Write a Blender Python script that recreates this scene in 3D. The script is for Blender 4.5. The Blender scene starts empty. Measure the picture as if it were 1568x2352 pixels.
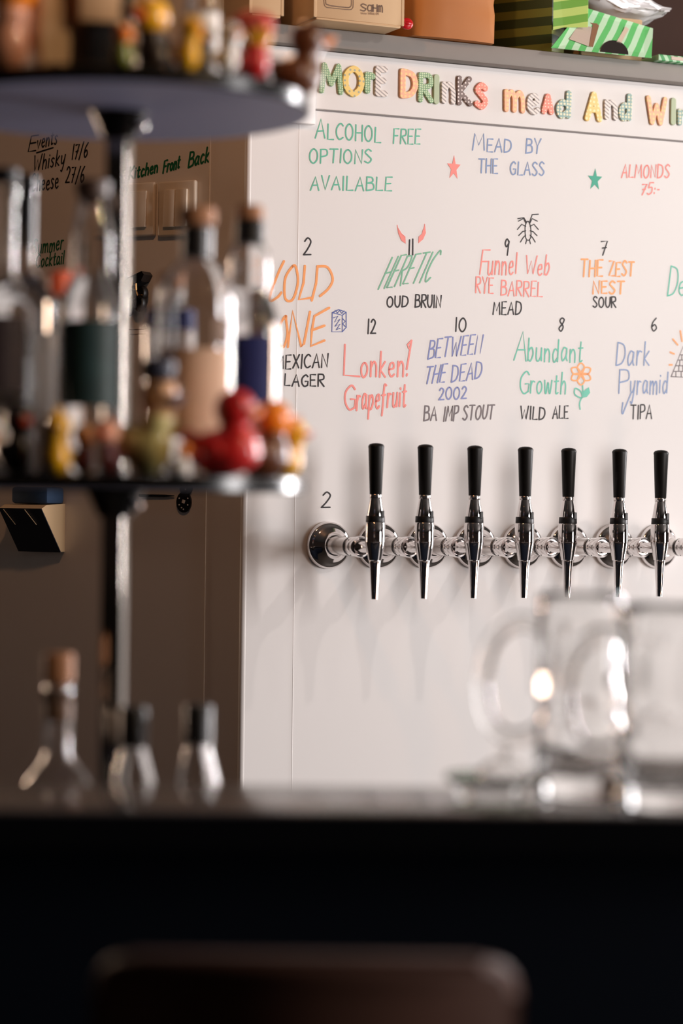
import bpy, bmesh, math, random
import numpy as np
from mathutils import Vector, Matrix, noise

random.seed(7)
SC = bpy.context.scene
COL = SC.collection
R = math.radians
PI = math.pi

# ------------------------------------------------------------------ camera
FPX = 85.0 / 36.0 * 2352.0          # focal length in pixels of the 1568x2352 frame
EYE = Vector((0, 0, 1.45))
ROLL = 0.012
PITCH = -26.0 / FPX
Fv = Vector((0, math.cos(PITCH), math.sin(PITCH)))
U0 = Vector((0, -math.sin(PITCH), math.cos(PITCH)))
X0 = Vector((1, 0, 0))
Rv = X0 * math.cos(ROLL) + U0 * math.sin(ROLL)
Uv = U0 * math.cos(ROLL) - X0 * math.sin(ROLL)
cam = bpy.data.cameras.new('camera')
cam_o = bpy.data.objects.new('camera', cam)
COL.objects.link(cam_o)
M = Matrix.Identity(4)
for i in range(3):
    M[i][0], M[i][1], M[i][2], M[i][3] = Rv[i], Uv[i], -Fv[i], EYE[i]
cam_o.matrix_world = M
cam.sensor_fit = 'VERTICAL'
cam.sensor_height = 36.0
cam.lens = 85.0
cam.clip_start = 0.05
cam.dof.use_dof = True
cam.dof.focus_distance = 4.42
cam.dof.aperture_fstop = 1.95
SC.camera = cam_o

# ------------------------------------------------------------------ view, world
SC.view_settings.view_transform = 'Standard'
SC.view_settings.look = 'None'
SC.view_settings.exposure = 0.0
SC.view_settings.gamma = 1.0
SC.view_settings.use_curve_mapping = False
try:
    SC.cycles.max_bounces = 16
    SC.cycles.transmission_bounces = 14
    SC.cycles.glossy_bounces = 6
    SC.cycles.sample_clamp_indirect = 6.0
    SC.cycles.blur_glossy = 0.6
except Exception:
    pass
world = bpy.data.worlds.new('room_dark')
SC.world = world
world.use_nodes = True
world.node_tree.nodes['Background'].inputs[0].default_value = (1.0, 0.68, 0.58, 1)
world.node_tree.nodes['Background'].inputs[1].default_value = 0.013

# ------------------------------------------------------------------ the two wall planes
YAW_R, YAW_L = R(25), R(-28)
FL0 = Vector((-0.0252, 4.376, 0))        # first tap flange, dropped to the floor

def frame(origin, yaw):
    m = Matrix.Rotation(yaw, 4, 'Z')
    m.translation = origin
    return m
WR = frame(FL0, YAW_R)                    # local x along the wall, -y out of it

def ray(px, py):
    return (Fv + Rv * ((px - 784) / FPX) - Uv * ((py - 1176) / FPX))

def on_wall(fr, px, py, out=0.0):
    """point of a wall (local x, z) that photo point px,py shows, 'out' in front of it"""
    inv = fr.inverted()
    o = inv @ EYE
    d = inv.to_3x3() @ ray(px, py)
    t = (-out - o.y) / d.y
    p = o + d * t
    return p.x, p.z

def at_depth(px, py, Y):
    d = ray(px, py)
    return EYE + d * ((Y - EYE.y) / d.y)

def proj_px(p):
    v = Vector(p) - EYE
    w = v.dot(Fv)
    return 784 + FPX * v.dot(Rv) / w, 1176 - FPX * v.dot(Uv) / w

uc, _ = on_wall(WR, 567, 1190)
CORNER = WR @ Vector((uc, 0, 0))
WL = frame(CORNER, YAW_L)                 # local x towards the corner, runs to negative x

# ------------------------------------------------------------------ lights
def lamp(name, loc, power, color, radius=0.03):
    l = bpy.data.lights.new(name, 'POINT')
    l.energy = power
    l.color = color
    l.shadow_soft_size = radius
    o = bpy.data.objects.new(name, l)
    o.location = loc
    COL.objects.link(o)
    return o
def wr(u, out, z):
    return WR @ Vector((u, -out, z))
WARMW = (1.0, 0.90, 0.84)
lamp('track_lamp', wr(1.18, 1.75, 2.85), 26, WARMW, 0.03)
lamp('track_lamp', wr(1.75, 1.75, 2.85), 7, WARMW, 0.03)
def area(name, loc, target, power, color, sx, sy, spread=180):
    l = bpy.data.lights.new(name, 'AREA')
    l.energy = power
    l.color = color
    l.shape = 'RECTANGLE'
    l.spread = R(spread)
    l.size, l.size_y = sx, sy
    o = bpy.data.objects.new(name, l)
    o.location = loc
    o.rotation_euler = (Vector(target) - Vector(loc)).to_track_quat('-Z', 'Y').to_euler()
    COL.objects.link(o)
def spot(name, loc, target, power, color, size, blend, radius=0.03):
    l = bpy.data.lights.new(name, 'SPOT')
    l.energy = power
    l.color = color
    l.spot_size = R(size)
    l.spot_blend = blend
    l.shadow_soft_size = radius
    o = bpy.data.objects.new(name, l)
    o.location = loc
    o.rotation_euler = (Vector(target) - Vector(loc)).to_track_quat('-Z', 'Y').to_euler()
    COL.objects.link(o)
area('daylight_window', wr(3.6, 4.75, 1.8), wr(0.0, 0, 1.4), 240, (1.0, 0.955, 0.95), 1.0, 1.8)
area('side_highlight_strip', wr(2.9, 0.32, 1.70), (-0.2, 2.8, 1.6), 29, (1.0, 0.96, 0.97), 0.30, 1.7, 60)  # narrow-beam strip light added for the bottles' right-edge highlights, no real window
area('left_highlight_strip', (-2.42, 5.20, 1.75), (-0.2, 2.8, 1.6), 6.0, (1.0, 0.70, 0.50), 0.2, 1.2, 60)  # weak strip light added to put highlights on the left edges of the glass
spot('track_spot', wr(1.25, 1.0, 2.85), wr(0.62, 0, 2.16), 6, (1.0, 0.88, 0.72), 36, 0.9, 0.03)
lamp('low_warm_fill', wr(1.6, 1.9, 0.9), 20, (1.0, 0.70, 0.55), 0.15)  # added fill that warms the lower white wall, no fixture stands here
lamp('shelf_lamp', (-0.25, 3.3, 2.7), 11.5, (1.0, 0.48, 0.22), 0.04)
spot('pendant_spot', (1.3, 1.7, 2.6), (-0.2, 2.7, 1.72), 62, (1.0, 0.70, 0.42), 36, 0.6, 0.04)

# ------------------------------------------------------------------ materials
MATS = {}
def srgb(r, g, b):
    f = lambda c: (c / 255 / 12.92) if c / 255 <= 0.04045 else ((c / 255 + 0.055) / 1.055) ** 2.4
    return (f(r), f(g), f(b))

def mat(name, col, rough=0.5, metal=0.0, trans=0.0, ior=1.5, coat=0.0, bump=0.0, bscale=60.0, vary=0.0, vscale=8.0, emit=None, spec=0.5):
    if name in MATS:
        return MATS[name]
    m = bpy.data.materials.new(name)
    m.use_nodes = True
    nt = m.node_tree
    b = nt.nodes['Principled BSDF']
    b.inputs['Base Color'].default_value = (*col, 1)
    b.inputs['Roughness'].default_value = rough
    b.inputs['Metallic'].default_value = metal
    b.inputs['Transmission Weight'].default_value = trans
    b.inputs['IOR'].default_value = ior
    b.inputs['Coat Weight'].default_value = coat
    b.inputs['Specular IOR Level'].default_value = spec
    if bump or vary:
        tc = nt.nodes.new('ShaderNodeTexCoord')
    if bump:
        n = nt.nodes.new('ShaderNodeTexNoise')
        n.inputs['Scale'].default_value = bscale
        n.inputs['Detail'].default_value = 4
        nt.links.new(tc.outputs['Object'], n.inputs['Vector'])
        bp = nt.nodes.new('ShaderNodeBump')
        bp.inputs['Strength'].default_value = bump
        bp.inputs['Distance'].default_value = 0.002
        nt.links.new(n.outputs['Fac'], bp.inputs['Height'])
        nt.links.new(bp.outputs['Normal'], b.inputs['Normal'])
    if vary:
        n2 = nt.nodes.new('ShaderNodeTexNoise')
        n2.inputs['Scale'].default_value = vscale
        n2.inputs['Detail'].default_value = 3
        nt.links.new(tc.outputs['Object'], n2.inputs['Vector'])
        mx = nt.nodes.new('ShaderNodeMix')
        mx.data_type = 'RGBA'
        mx.inputs[6].default_value = (*[c * (1 - vary) for c in col], 1)
        mx.inputs[7].default_value = (*[min(1, c * (1 + vary)) for c in col], 1)
        nt.links.new(n2.outputs['Fac'], mx.inputs[0])
        nt.links.new(mx.outputs[2], b.inputs['Base Color'])
    if emit:
        b.inputs['Emission Color'].default_value = (*emit[:3], 1)
        b.inputs['Emission Strength'].default_value = emit[3]
    MATS[name] = m
    return m

def pattern_mat(name, base, accent, kind, scale=1.0, size=0.3, angle=0.0, rough=0.45, axes='XY'):
    """dots / stripes in object coordinates; scale = repeats per metre"""
    if name in MATS:
        return MATS[name]
    m = bpy.data.materials.new(name)
    m.use_nodes = True
    nt = m.node_tree
    b = nt.nodes['Principled BSDF']
    b.inputs['Roughness'].default_value = rough
    tc = nt.nodes.new('ShaderNodeTexCoord')
    mp = nt.nodes.new('ShaderNodeMapping')
    nt.links.new(tc.outputs['Object'], mp.inputs['Vector'])
    if axes == 'XZ':
        mp.inputs['Rotation'].default_value = (R(-90), 0, 0)
    mx = nt.nodes.new('ShaderNodeMix')
    mx.data_type = 'RGBA'
    mx.inputs[6].default_value = (*base, 1)
    mx.inputs[7].default_value = (*accent, 1)
    if kind == 'dots':
        v = nt.nodes.new('ShaderNodeTexVoronoi')
        v.voronoi_dimensions = '2D'
        v.inputs['Scale'].default_value = scale
        v.inputs['Randomness'].default_value = 0.25
        nt.links.new(mp.outputs['Vector'], v.inputs['Vector'])
        c = nt.nodes.new('ShaderNodeMath'); c.operation = 'LESS_THAN'
        c.inputs[1].default_value = size
        nt.links.new(v.outputs['Distance'], c.inputs[0])
        nt.links.new(c.outputs[0], mx.inputs[0])
    else:
        sp = nt.nodes.new('ShaderNodeSeparateXYZ')
        nt.links.new(mp.outputs['Vector'], sp.inputs[0])
        a = nt.nodes.new('ShaderNodeMath'); a.operation = 'MULTIPLY'; a.inputs[1].default_value = math.cos(angle) * scale
        c2 = nt.nodes.new('ShaderNodeMath'); c2.operation = 'MULTIPLY'; c2.inputs[1].default_value = math.sin(angle) * scale
        ad = nt.nodes.new('ShaderNodeMath'); ad.operation = 'ADD'
        fr = nt.nodes.new('ShaderNodeMath'); fr.operation = 'FRACT'
        lt = nt.nodes.new('ShaderNodeMath'); lt.operation = 'LESS_THAN'; lt.inputs[1].default_value = size
        nt.links.new(sp.outputs['X'], a.inputs[0])
        nt.links.new(sp.outputs['Z' if axes == 'Z' else 'Y'], c2.inputs[0])
        nt.links.new(a.outputs[0], ad.inputs[0]); nt.links.new(c2.outputs[0], ad.inputs[1])
        nt.links.new(ad.outputs[0], fr.inputs[0]); nt.links.new(fr.outputs[0], lt.inputs[0])
        nt.links.new(lt.outputs[0], mx.inputs[0])
    nt.links.new(mx.outputs[2], b.inputs['Base Color'])
    MATS[name] = m
    return m

M_WALL = mat('white_laminate', (0.80, 0.775, 0.76), 0.55, spec=0.2, bump=0.015, bscale=25, vary=0.012, vscale=3)
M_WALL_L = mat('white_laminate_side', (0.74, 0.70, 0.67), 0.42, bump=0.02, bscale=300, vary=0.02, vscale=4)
M_TRIMW = mat('white_trim', (0.82, 0.79, 0.77), 0.35)
M_GREY = mat('grey_shelf_board', (0.30, 0.275, 0.255), 0.6, vary=0.05, vscale=30)
M_BROWNWALL = mat('dark_brown_wall', (0.06, 0.025, 0.015), 0.8, vary=0.2)
M_FLOOR = mat('dark_floor', (0.05, 0.045, 0.04), 0.5, vary=0.2, vscale=2)
M_CEIL = mat('dark_ceiling', (0.08, 0.075, 0.07), 0.9)
M_CHROME = mat('chrome', (0.78, 0.74, 0.73), 0.07, metal=1.0)
M_CHROME2 = mat('brushed_chrome', (0.72, 0.68, 0.66), 0.18, metal=1.0)
M_BLACK = mat('black_plastic', (0.006, 0.005, 0.005), 0.42, spec=0.3)
M_BLACKG = mat('black_gloss', (0.006, 0.006, 0.007), 0.2)
M_POLE = mat('dark_polished_metal', (0.36, 0.33, 0.29), 0.1, metal=1.0)
M_RIM = mat('black_tier_edge', (0.003, 0.003, 0.003), 0.22, spec=0.4)
M_UNDER = mat('tier_underside', (0.22, 0.23, 0.36), 0.5)
M_BAR = mat('bar_top_dark', (0.12, 0.10, 0.09), 0.15, ior=2.1, coat=0.0, vary=0.2, vscale=15)
M_BARF = mat('bar_front_navy', (0.003, 0.005, 0.010), 0.7, spec=0.1)
M_GLASS = mat('clear_glass', (1, 1, 1), 0.0, trans=1.0, ior=1.5)
M_GLASSG = mat('mug_glass', (1.0, 1.0, 0.995), 0.0, trans=1.0, ior=1.5)
M_CORK = mat('cork_brown', (0.30, 0.13, 0.055), 0.7, vary=0.25, vscale=80)
M_FOIL = mat('black_foil', (0.012, 0.010, 0.010), 0.35)
M_WOOD = mat('brown_wood', (0.075, 0.030, 0.018), 0.5, spec=0.25, vary=0.3, vscale=14)
M_SWITCH = mat('cream_switch', (0.72, 0.62, 0.50), 0.4)
M_CARD = mat('cardboard', (0.60, 0.41, 0.235), 0.8, vary=0.08, vscale=12)
M_CARDI = mat('cardboard_print', (0.16, 0.10, 0.07), 0.8)
M_KRAFT = mat('kraft_paper', (0.42, 0.14, 0.022), 0.65, bump=0.25, bscale=14, vary=0.1)
M_BRASS = mat('brass', (0.80, 0.48, 0.20), 0.25, metal=1.0)
INK = {
    'green': mat('green_marker', srgb(72, 176, 142), 0.45, vary=0.25, vscale=60),
    'green2': mat('teal_marker', srgb(60, 180, 150), 0.45, vary=0.25, vscale=60),
    'dgreen': mat('deep_green_marker', srgb(95, 170, 130), 0.45, vary=0.3, vscale=60),
    'teal': mat('solid_teal_marker', srgb(10, 160, 130), 0.5),
    'blue': mat('blue_marker', srgb(110, 135, 180), 0.45, vary=0.2, vscale=60),
    'indigo': mat('indigo_marker', srgb(98, 108, 172), 0.45, vary=0.2, vscale=60),
    'navy': mat('navy_marker', srgb(45, 65, 150), 0.45),
    'red': mat('red_marker', srgb(240, 125, 112), 0.45, vary=0.15, vscale=60),
    'orange': mat('orange_marker', srgb(250, 150, 60), 0.45, vary=0.15, vscale=60),
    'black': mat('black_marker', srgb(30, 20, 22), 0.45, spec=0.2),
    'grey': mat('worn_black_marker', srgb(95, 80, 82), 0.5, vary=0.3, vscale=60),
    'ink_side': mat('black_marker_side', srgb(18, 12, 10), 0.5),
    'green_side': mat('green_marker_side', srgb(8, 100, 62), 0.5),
}

# ------------------------------------------------------------------ mesh helpers
def finish(bm, name, m, parent=None, smooth=True, angle=38, loc=None):
    bmesh.ops.recalc_face_normals(bm, faces=bm.faces[:])
    me = bpy.data.meshes.new(name)
    bm.to_mesh(me)
    bm.free()
    if smooth:
        me.polygons.foreach_set('use_smooth', [True] * len(me.polygons))
        me.set_sharp_from_angle(angle=R(angle))
    for mm in (m if isinstance(m, (list, tuple)) else [m]):
        me.materials.append(mm)
    o = bpy.data.objects.new(name, me)
    COL.objects.link(o)
    if parent is not None:
        o.parent = parent
    if loc is not None:
        o.location = loc
    return o

def BM():
    return bmesh.new()

def box(bm, x0, x1, y0, y1, z0, z1, bevel=0.0, seg=2, mtx=None, mi=0):
    vs = [bm.verts.new((x, y, z)) for z in (z0, z1) for y in (y0, y1) for x in (x0, x1)]
    F = [(0, 2, 3, 1), (4, 5, 7, 6), (0, 1, 5, 4), (2, 6, 7, 3), (0, 4, 6, 2), (1, 3, 7, 5)]
    fs = [bm.faces.new([vs[i] for i in f]) for f in F]
    for f in fs:
        f.material_index = mi
    allv = list(vs)
    if bevel > 0:
        es = list({e for f in fs for e in f.edges})
        r = bmesh.ops.bevel(bm, geom=es, offset=bevel, segments=seg, affect='EDGES', profile=0.5)
        allv = list({v for v in r['verts']} | {v for v in vs if v.is_valid})
    if mtx is not None:
        for v in allv:
            v.co = mtx @ v.co
    return bm

def lathe(bm, prof, seg=40, mtx=None, mod=None):
    """prof: list of (r, z); r=0 ends are closed to a point"""
    rings = []
    for r, z in prof:
        if r <= 1e-6:
            rings.append([bm.verts.new((0, 0, z))])
        else:
            ring = []
            for i in range(seg):
                a = 2 * PI * i / seg
                rr = r + (mod(a, z, r) if mod else 0)
                ring.append(bm.verts.new((rr * math.cos(a), rr * math.sin(a), z)))
            rings.append(ring)
    for a, b in zip(rings[:-1], rings[1:]):
        if len(a) == 1 and len(b) == 1:
            continue
        for i in range(seg):
            j = (i + 1) % seg
            if len(a) == 1:
                bm.faces.new((a[0], b[i], b[j]))
            elif len(b) == 1:
                bm.faces.new((a[i], a[j], b[0]))
            else:
                bm.faces.new((a[i], a[j], b[j], b[i]))
    if mtx is not None:
        for ring in rings:
            for v in ring:
                v.co = mtx @ v.co
    return bm

def closed_lathe(bm, prof, seg=40, mtx=None, mod=None):
    p = list(prof)
    if p[0][0] > 1e-6:
        p = [(0, p[0][1])] + p
    if p[-1][0] > 1e-6:
        p = p + [(0, p[-1][1])]
    return lathe(bm, p, seg, mtx, mod)

def smooth_prof(pts, n=5):
    out = []
    P = [pts[0]] + list(pts) + [pts[-1]]
    for i in range(1, len(P) - 2):
        p0, p1, p2, p3 = P[i - 1], P[i], P[i + 1], P[i + 2]
        for k in range(n):
            t = k / n
            q = []
            for c in (0, 1):
                q.append(0.5 * ((2 * p1[c]) + (-p0[c] + p2[c]) * t + (2 * p0[c] - 5 * p1[c] + 4 * p2[c] - p3[c]) * t * t + (-p0[c] + 3 * p1[c] - 3 * p2[c] + p3[c]) * t ** 3))
            out.append(tuple(q))
    out.append(pts[-1])
    return out

def tube(bm, path, rad, seg=14, sx=1.0, cap=True):
    path = [Vector(p) for p in path]
    n = len(path)
    rs = rad if isinstance(rad, (list, tuple)) else [rad] * n
    prev = None
    rings = []
    for i, p in enumerate(path):
        t = (path[min(i + 1, n - 1)] - path[max(i - 1, 0)]).normalized()
        if prev is None:
            ref = Vector((0, 0, 1)) if abs(t.z) < 0.9 else Vector((0, 1, 0))
            a = t.cross(ref).normalized()
        else:
            a = (prev - t * prev.dot(t)).normalized()
        prev = a
        b = t.cross(a)
        rings.append([bm.verts.new(p + (a * math.cos(2 * PI * k / seg) * sx + b * math.sin(2 * PI * k / seg)) * rs[i]) for k in range(seg)])
    for a, b in zip(rings[:-1], rings[1:]):
        for k in range(seg):
            j = (k + 1) % seg
            bm.faces.new((a[k], a[j], b[j], b[k]))
    if cap:
        bm.faces.new(rings[0][::-1]); bm.faces.new(rings[-1])
    return bm

def prism(bm, pts, y0, y1):
    """outline in local x,z extruded along y"""
    a = [bm.verts.new((x, y0, z)) for x, z in pts]
    b = [bm.verts.new((x, y1, z)) for x, z in pts]
    bm.faces.new(a); bm.faces.new(b[::-1])
    n = len(pts)
    for i in range(n):
        j = (i + 1) % n
        bm.faces.new((a[i], b[i], b[j], a[j]))
    return bm

def ellipsoid(bm, c, s, rot=None, u=20, v=14):
    m = Matrix.Translation(c)
    if rot:
        m = m @ Matrix.Rotation(rot[2], 4, 'Z') @ Matrix.Rotation(rot[1], 4, 'Y') @ Matrix.Rotation(rot[0], 4, 'X')
    m = m @ Matrix.Diagonal((s[0], s[1], s[2], 1))
    bmesh.ops.create_uvsphere(bm, u_segments=u, v_segments=v, radius=1.0, matrix=m)
    return bm

def remeshed(bm, name, m, parent, voxel=0.0025, smooth_it=6):
    """fuse overlapping lumps into one continuous skin"""
    me = bpy.data.meshes.new('lumps')
    bmesh.ops.recalc_face_normals(bm, faces=bm.faces[:])
    bm.to_mesh(me); bm.free()
    t = bpy.data.objects.new('lumps', me)
    COL.objects.link(t)
    r = t.modifiers.new('r', 'REMESH'); r.mode = 'VOXEL'; r.voxel_size = voxel
    s = t.modifiers.new('s', 'SMOOTH'); s.iterations = smooth_it; s.factor = 0.5
    dg = bpy.context.evaluated_depsgraph_get()
    out = bpy.data.meshes.new_from_object(t.evaluated_get(dg))
    bpy.data.objects.remove(t); bpy.data.meshes.remove(me)
    out.name = name
    out.materials.clear(); out.materials.append(m)
    out.polygons.foreach_set('use_smooth', [True] * len(out.polygons))
    o = bpy.data.objects.new(name, out)
    COL.objects.link(o)
    if parent is not None:
        o.parent = parent
    return o

def thing(name, label, cat, loc=(0, 0, 0), rotz=0.0, group=None, rot=None):
    o = bpy.data.objects.new(name, None)
    o.empty_display_size = 0.05
    COL.objects.link(o)
    o.location = loc
    o.rotation_euler = rot if rot else (0, 0, rotz)
    o['label'] = label; o['category'] = cat
    if group:
        o['group'] = group
    return o

def tag(o, label, cat, group=None):
    o['label'] = label; o['category'] = cat
    if group:
        o['group'] = group
    return o

def struct(o, label, cat):
    o['kind'] = 'structure'; o['label'] = label; o['category'] = cat
    return o

# ------------------------------------------------------------------ pen stroke font (cap height 1)
def _g(s):
    out = []
    for part in s.split(';'):
        part = part.strip()
        kind = part[0]
        pts = [tuple(float(v) for v in q.split(',')) for q in part[1:].split()]
        out.append((kind, pts))
    return out
FONT = {k: (w, _g(s)) for k, w, s in [
    ('A', .64, 'L0,0 .33,1 .64,0;L.12,.36 .53,.38'),
    ('B', .56, 'L.02,0 .02,1;S.02,1 .42,.95 .46,.66 .06,.54;S.06,.54 .5,.5 .55,.12 .02,0'),
    ('C', .6, 'S.58,.86 .36,1 .06,.7 .06,.28 .3,0 .6,.12'),
    ('D', .62, 'L.02,0 .02,1;S.02,1 .48,.88 .62,.46 .42,.1 .02,0'),
    ('E', .5, 'L.48,1 .02,1 .02,0 .5,0;L.02,.52 .4,.53'),
    ('F', .5, 'L.5,1 .02,1 .02,0;L.02,.52 .4,.53'),
    ('G', .62, 'S.56,.86 .36,1 .06,.7 .06,.28 .3,0 .58,.12;L.58,.1 .6,.45 .36,.44'),
    ('H', .58, 'L.02,0 .02,1;L.57,0 .57,1;L.02,.5 .57,.52'),
    ('I', .1, 'L.05,0 .05,1'),
    ('J', .4, 'S.38,1 .38,.3 .2,0 .02,.15'),
    ('K', .56, 'L.02,0 .02,1;L.52,1 .04,.45 .56,0'),
    ('L', .5, 'L.03,1 .02,0 .5,.01'),
    ('M', .76, 'L0,0 .1,1 .38,.3 .66,1 .76,0'),
    ('N', .58, 'L.02,0 .02,1 .55,0 .57,1'),
    ('O', .66, 'S.34,1 .06,.74 .06,.25 .33,0 .6,.27 .6,.74 .34,1'),
    ('P', .52, 'L.02,0 .02,1;S.02,1 .46,.97 .5,.6 .04,.46'),
    ('R', .56, 'L.02,0 .02,1;S.02,1 .46,.97 .5,.62 .04,.5;L.14,.5 .56,0'),
    ('S', .54, 'S.5,.87 .27,1 .05,.77 .28,.53 .52,.26 .3,0 .02,.12'),
    ('T', .6, 'L0,1 .6,1;L.31,1 .29,0'),
    ('U', .56, 'S.02,1 .03,.3 .28,0 .53,.3 .55,1'),
    ('V', .6, 'L0,1 .3,0 .6,1'),
    ('W', .84, 'L0,1 .2,0 .42,.72 .62,0 .84,1'),
    ('X', .55, 'L0,1 .55,0;L.54,1 0,0'),
    ('Y', .58, 'L0,1 .3,.48 .58,1;L.3,.48 .27,0'),
    ('Z', .56, 'L0,1 .54,1 .02,0 .56,0'),
    ('0', .6, 'S.32,1 .05,.72 .05,.26 .31,0 .57,.27 .57,.74 .32,1'),
    ('1', .16, 'L.1,1 .1,0'),
    ('2', .52, 'S.04,.8 .24,1 .47,.78 .3,.38 .03,.02;L.03,.02 .54,.03'),
    ('5', .5, 'L.48,1 .1,1 .06,.56;S.06,.56 .4,.6 .46,.2 .2,0 .02,.1'),
    ('6', .5, 'S.4,1 .12,.66 .04,.28 .22,0 .46,.22 .3,.5 .07,.34'),
    ('7', .5, 'L.02,.96 .5,1 .2,0;L.14,.5 .44,.54'),
    ('8', .46, 'S.42,.88 .2,1 .06,.76 .38,.36 .24,0 .04,.22 .3,.56 .42,.88'),
    ('9', .44, 'S.42,.8 .2,1 .04,.74 .2,.52 .4,.74 .42,.86;L.41,.84 .34,0'),
    ('!', .2, 'L.2,1 .08,.24;L.05,.06 .04,.0'),
    (':', .1, 'L.05,.55 .06,.48;L.05,.16 .06,.08'),
    ('-', .25, 'L.02,.42 .2,.42'),
    ('/', .4, 'L0,-.1 .4,1.05'),
    ('a', .48, 'S.42,.56 .2,.62 .04,.34 .14,.02 .4,.26 .42,.58;S.42,.58 .41,.2 .5,.03'),
    ('b', .44, 'L.04,1 .04,.02;S.04,.4 .28,.6 .42,.32 .24,0 .04,.08'),
    ('c', .4, 'S.38,.52 .2,.6 .04,.3 .18,0 .4,.1'),
    ('d', .48, 'S.42,.5 .2,.6 .04,.32 .16,0 .4,.2;L.44,1.02 .42,.03'),
    ('e', .42, 'S.06,.3 .36,.36 .3,.58 .1,.5 .06,.18 .24,0 .42,.1'),
    ('f', .36, 'S.38,.96 .22,1 .16,.7 .14,.1 .1,-.3;L0,.55 .34,.57'),
    ('g', .46, 'S.42,.54 .2,.62 .04,.34 .16,.06 .42,.3;S.42,.58 .42,-.1 .24,-.34 .04,-.24'),
    ('h', .44, 'L.04,1 .04,0;S.04,.36 .24,.6 .4,.42 .42,0'),
    ('i', .12, 'L.05,.58 .06,.02;L.07,.8 .08,.76'),
    ('k', .42, 'L.04,1 .04,0;L.36,.6 .06,.28 .42,0'),
    ('l', .14, 'L.06,1 .06,.03'),
    ('m', .7, 'L.03,.6 .04,0;S.04,.36 .22,.6 .34,.4 .35,0;S.35,.36 .54,.6 .66,.4 .68,0'),
    ('n', .44, 'L.03,.6 .04,0;S.04,.36 .24,.6 .4,.42 .42,0'),
    ('o', .46, 'S.24,.6 .04,.44 .05,.16 .22,0 .42,.18 .42,.44 .24,.6'),
    ('p', .46, 'L.05,.6 .02,-.4;S.05,.42 .28,.62 .43,.32 .24,.0 .04,.1'),
    ('r', .34, 'L.04,.6 .04,0;S.04,.34 .16,.58 .34,.56'),
    ('s', .36, 'S.34,.52 .2,.6 .06,.46 .3,.2 .2,0 .02,.08'),
    ('t', .34, 'S.16,.9 .15,.2 .2,.02 .34,.08;L0,.62 .33,.64'),
    ('u', .46, 'S.03,.6 .05,.12 .2,0 .4,.2 .42,.6;L.42,.6 .45,.02'),
    ('v', .44, 'L0,.6 .2,0 .44,.6'),
    ('w', .66, 'S.02,.6 .1,.05 .2,.05 .32,.5 .44,.04 .54,.06 .64,.6'),
    ('y', .46, 'S.03,.6 .08,.16 .24,.1 .42,.4;L.44,.62 .34,-.1;S.34,-.1 .22,-.42 .1,-.34'),
]}

def catmull(pts, n=7):
    if len(pts) < 3:
        return list(pts)
    closed = abs(pts[0][0] - pts[-1][0]) + abs(pts[0][1] - pts[-1][1]) < 1e-6
    if closed:
        P = [pts[-2]] + list(pts) + [pts[1]]
    else:
        P = [pts[0]] + list(pts) + [pts[-1]]
    out = []
    for i in range(1, len(P) - 2):
        p0, p1, p2, p3 = P[i - 1:i + 3]
        for k in range(n):
            t = k / n
            out.append(tuple(0.5 * (2 * p1[c] + (p2[c] - p0[c]) * t + (2 * p0[c] - 5 * p1[c] + 4 * p2[c] - p3[c]) * t * t + (3 * p1[c] - p0[c] - 3 * p2[c] + p3[c]) * t ** 3) for c in (0, 1)))
    out.append(tuple(pts[-1]))
    return out

def glyph_strokes(ch):
    w, st = FONT[ch]
    return w, [catmull(p) if k == 'S' else list(p) for k, p in st]

def text_strokes(txt, x0, y0, x1, y1, h, slant=0.1, gap=0.2, space=0.55, jit=0.03, seed=1):
    """strokes in photo pixels; baseline from x0,y0 to x1,y1, cap height h"""
    rnd = random.Random(seed + len(txt) * 31)
    pos = 0.0
    lay = []
    for ch in txt:
        if ch == ' ':
            pos += space
            continue
        w, st = glyph_strokes(ch)
        lay.append((pos, w, st))
        pos += w + gap
    total = pos - gap
    s = (x1 - x0) / total
    out = []
    for p, w, st in lay:
        dy = rnd.uniform(-jit, jit) * h
        hs = h * (1 + rnd.uniform(-jit, jit) * 1.5)
        rot = rnd.uniform(-jit, jit)
        for pl in st:
            q = []
            for gx, gy in pl:
                gx2 = gx + gy * rot
                X = x0 + (p + gx2) * s + gy * hs * slant
                Y = y0 + (y1 - y0) * ((p + gx) / total) - gy * hs + dy
                q.append((X, Y))
            out.append(q)
    return out

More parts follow.
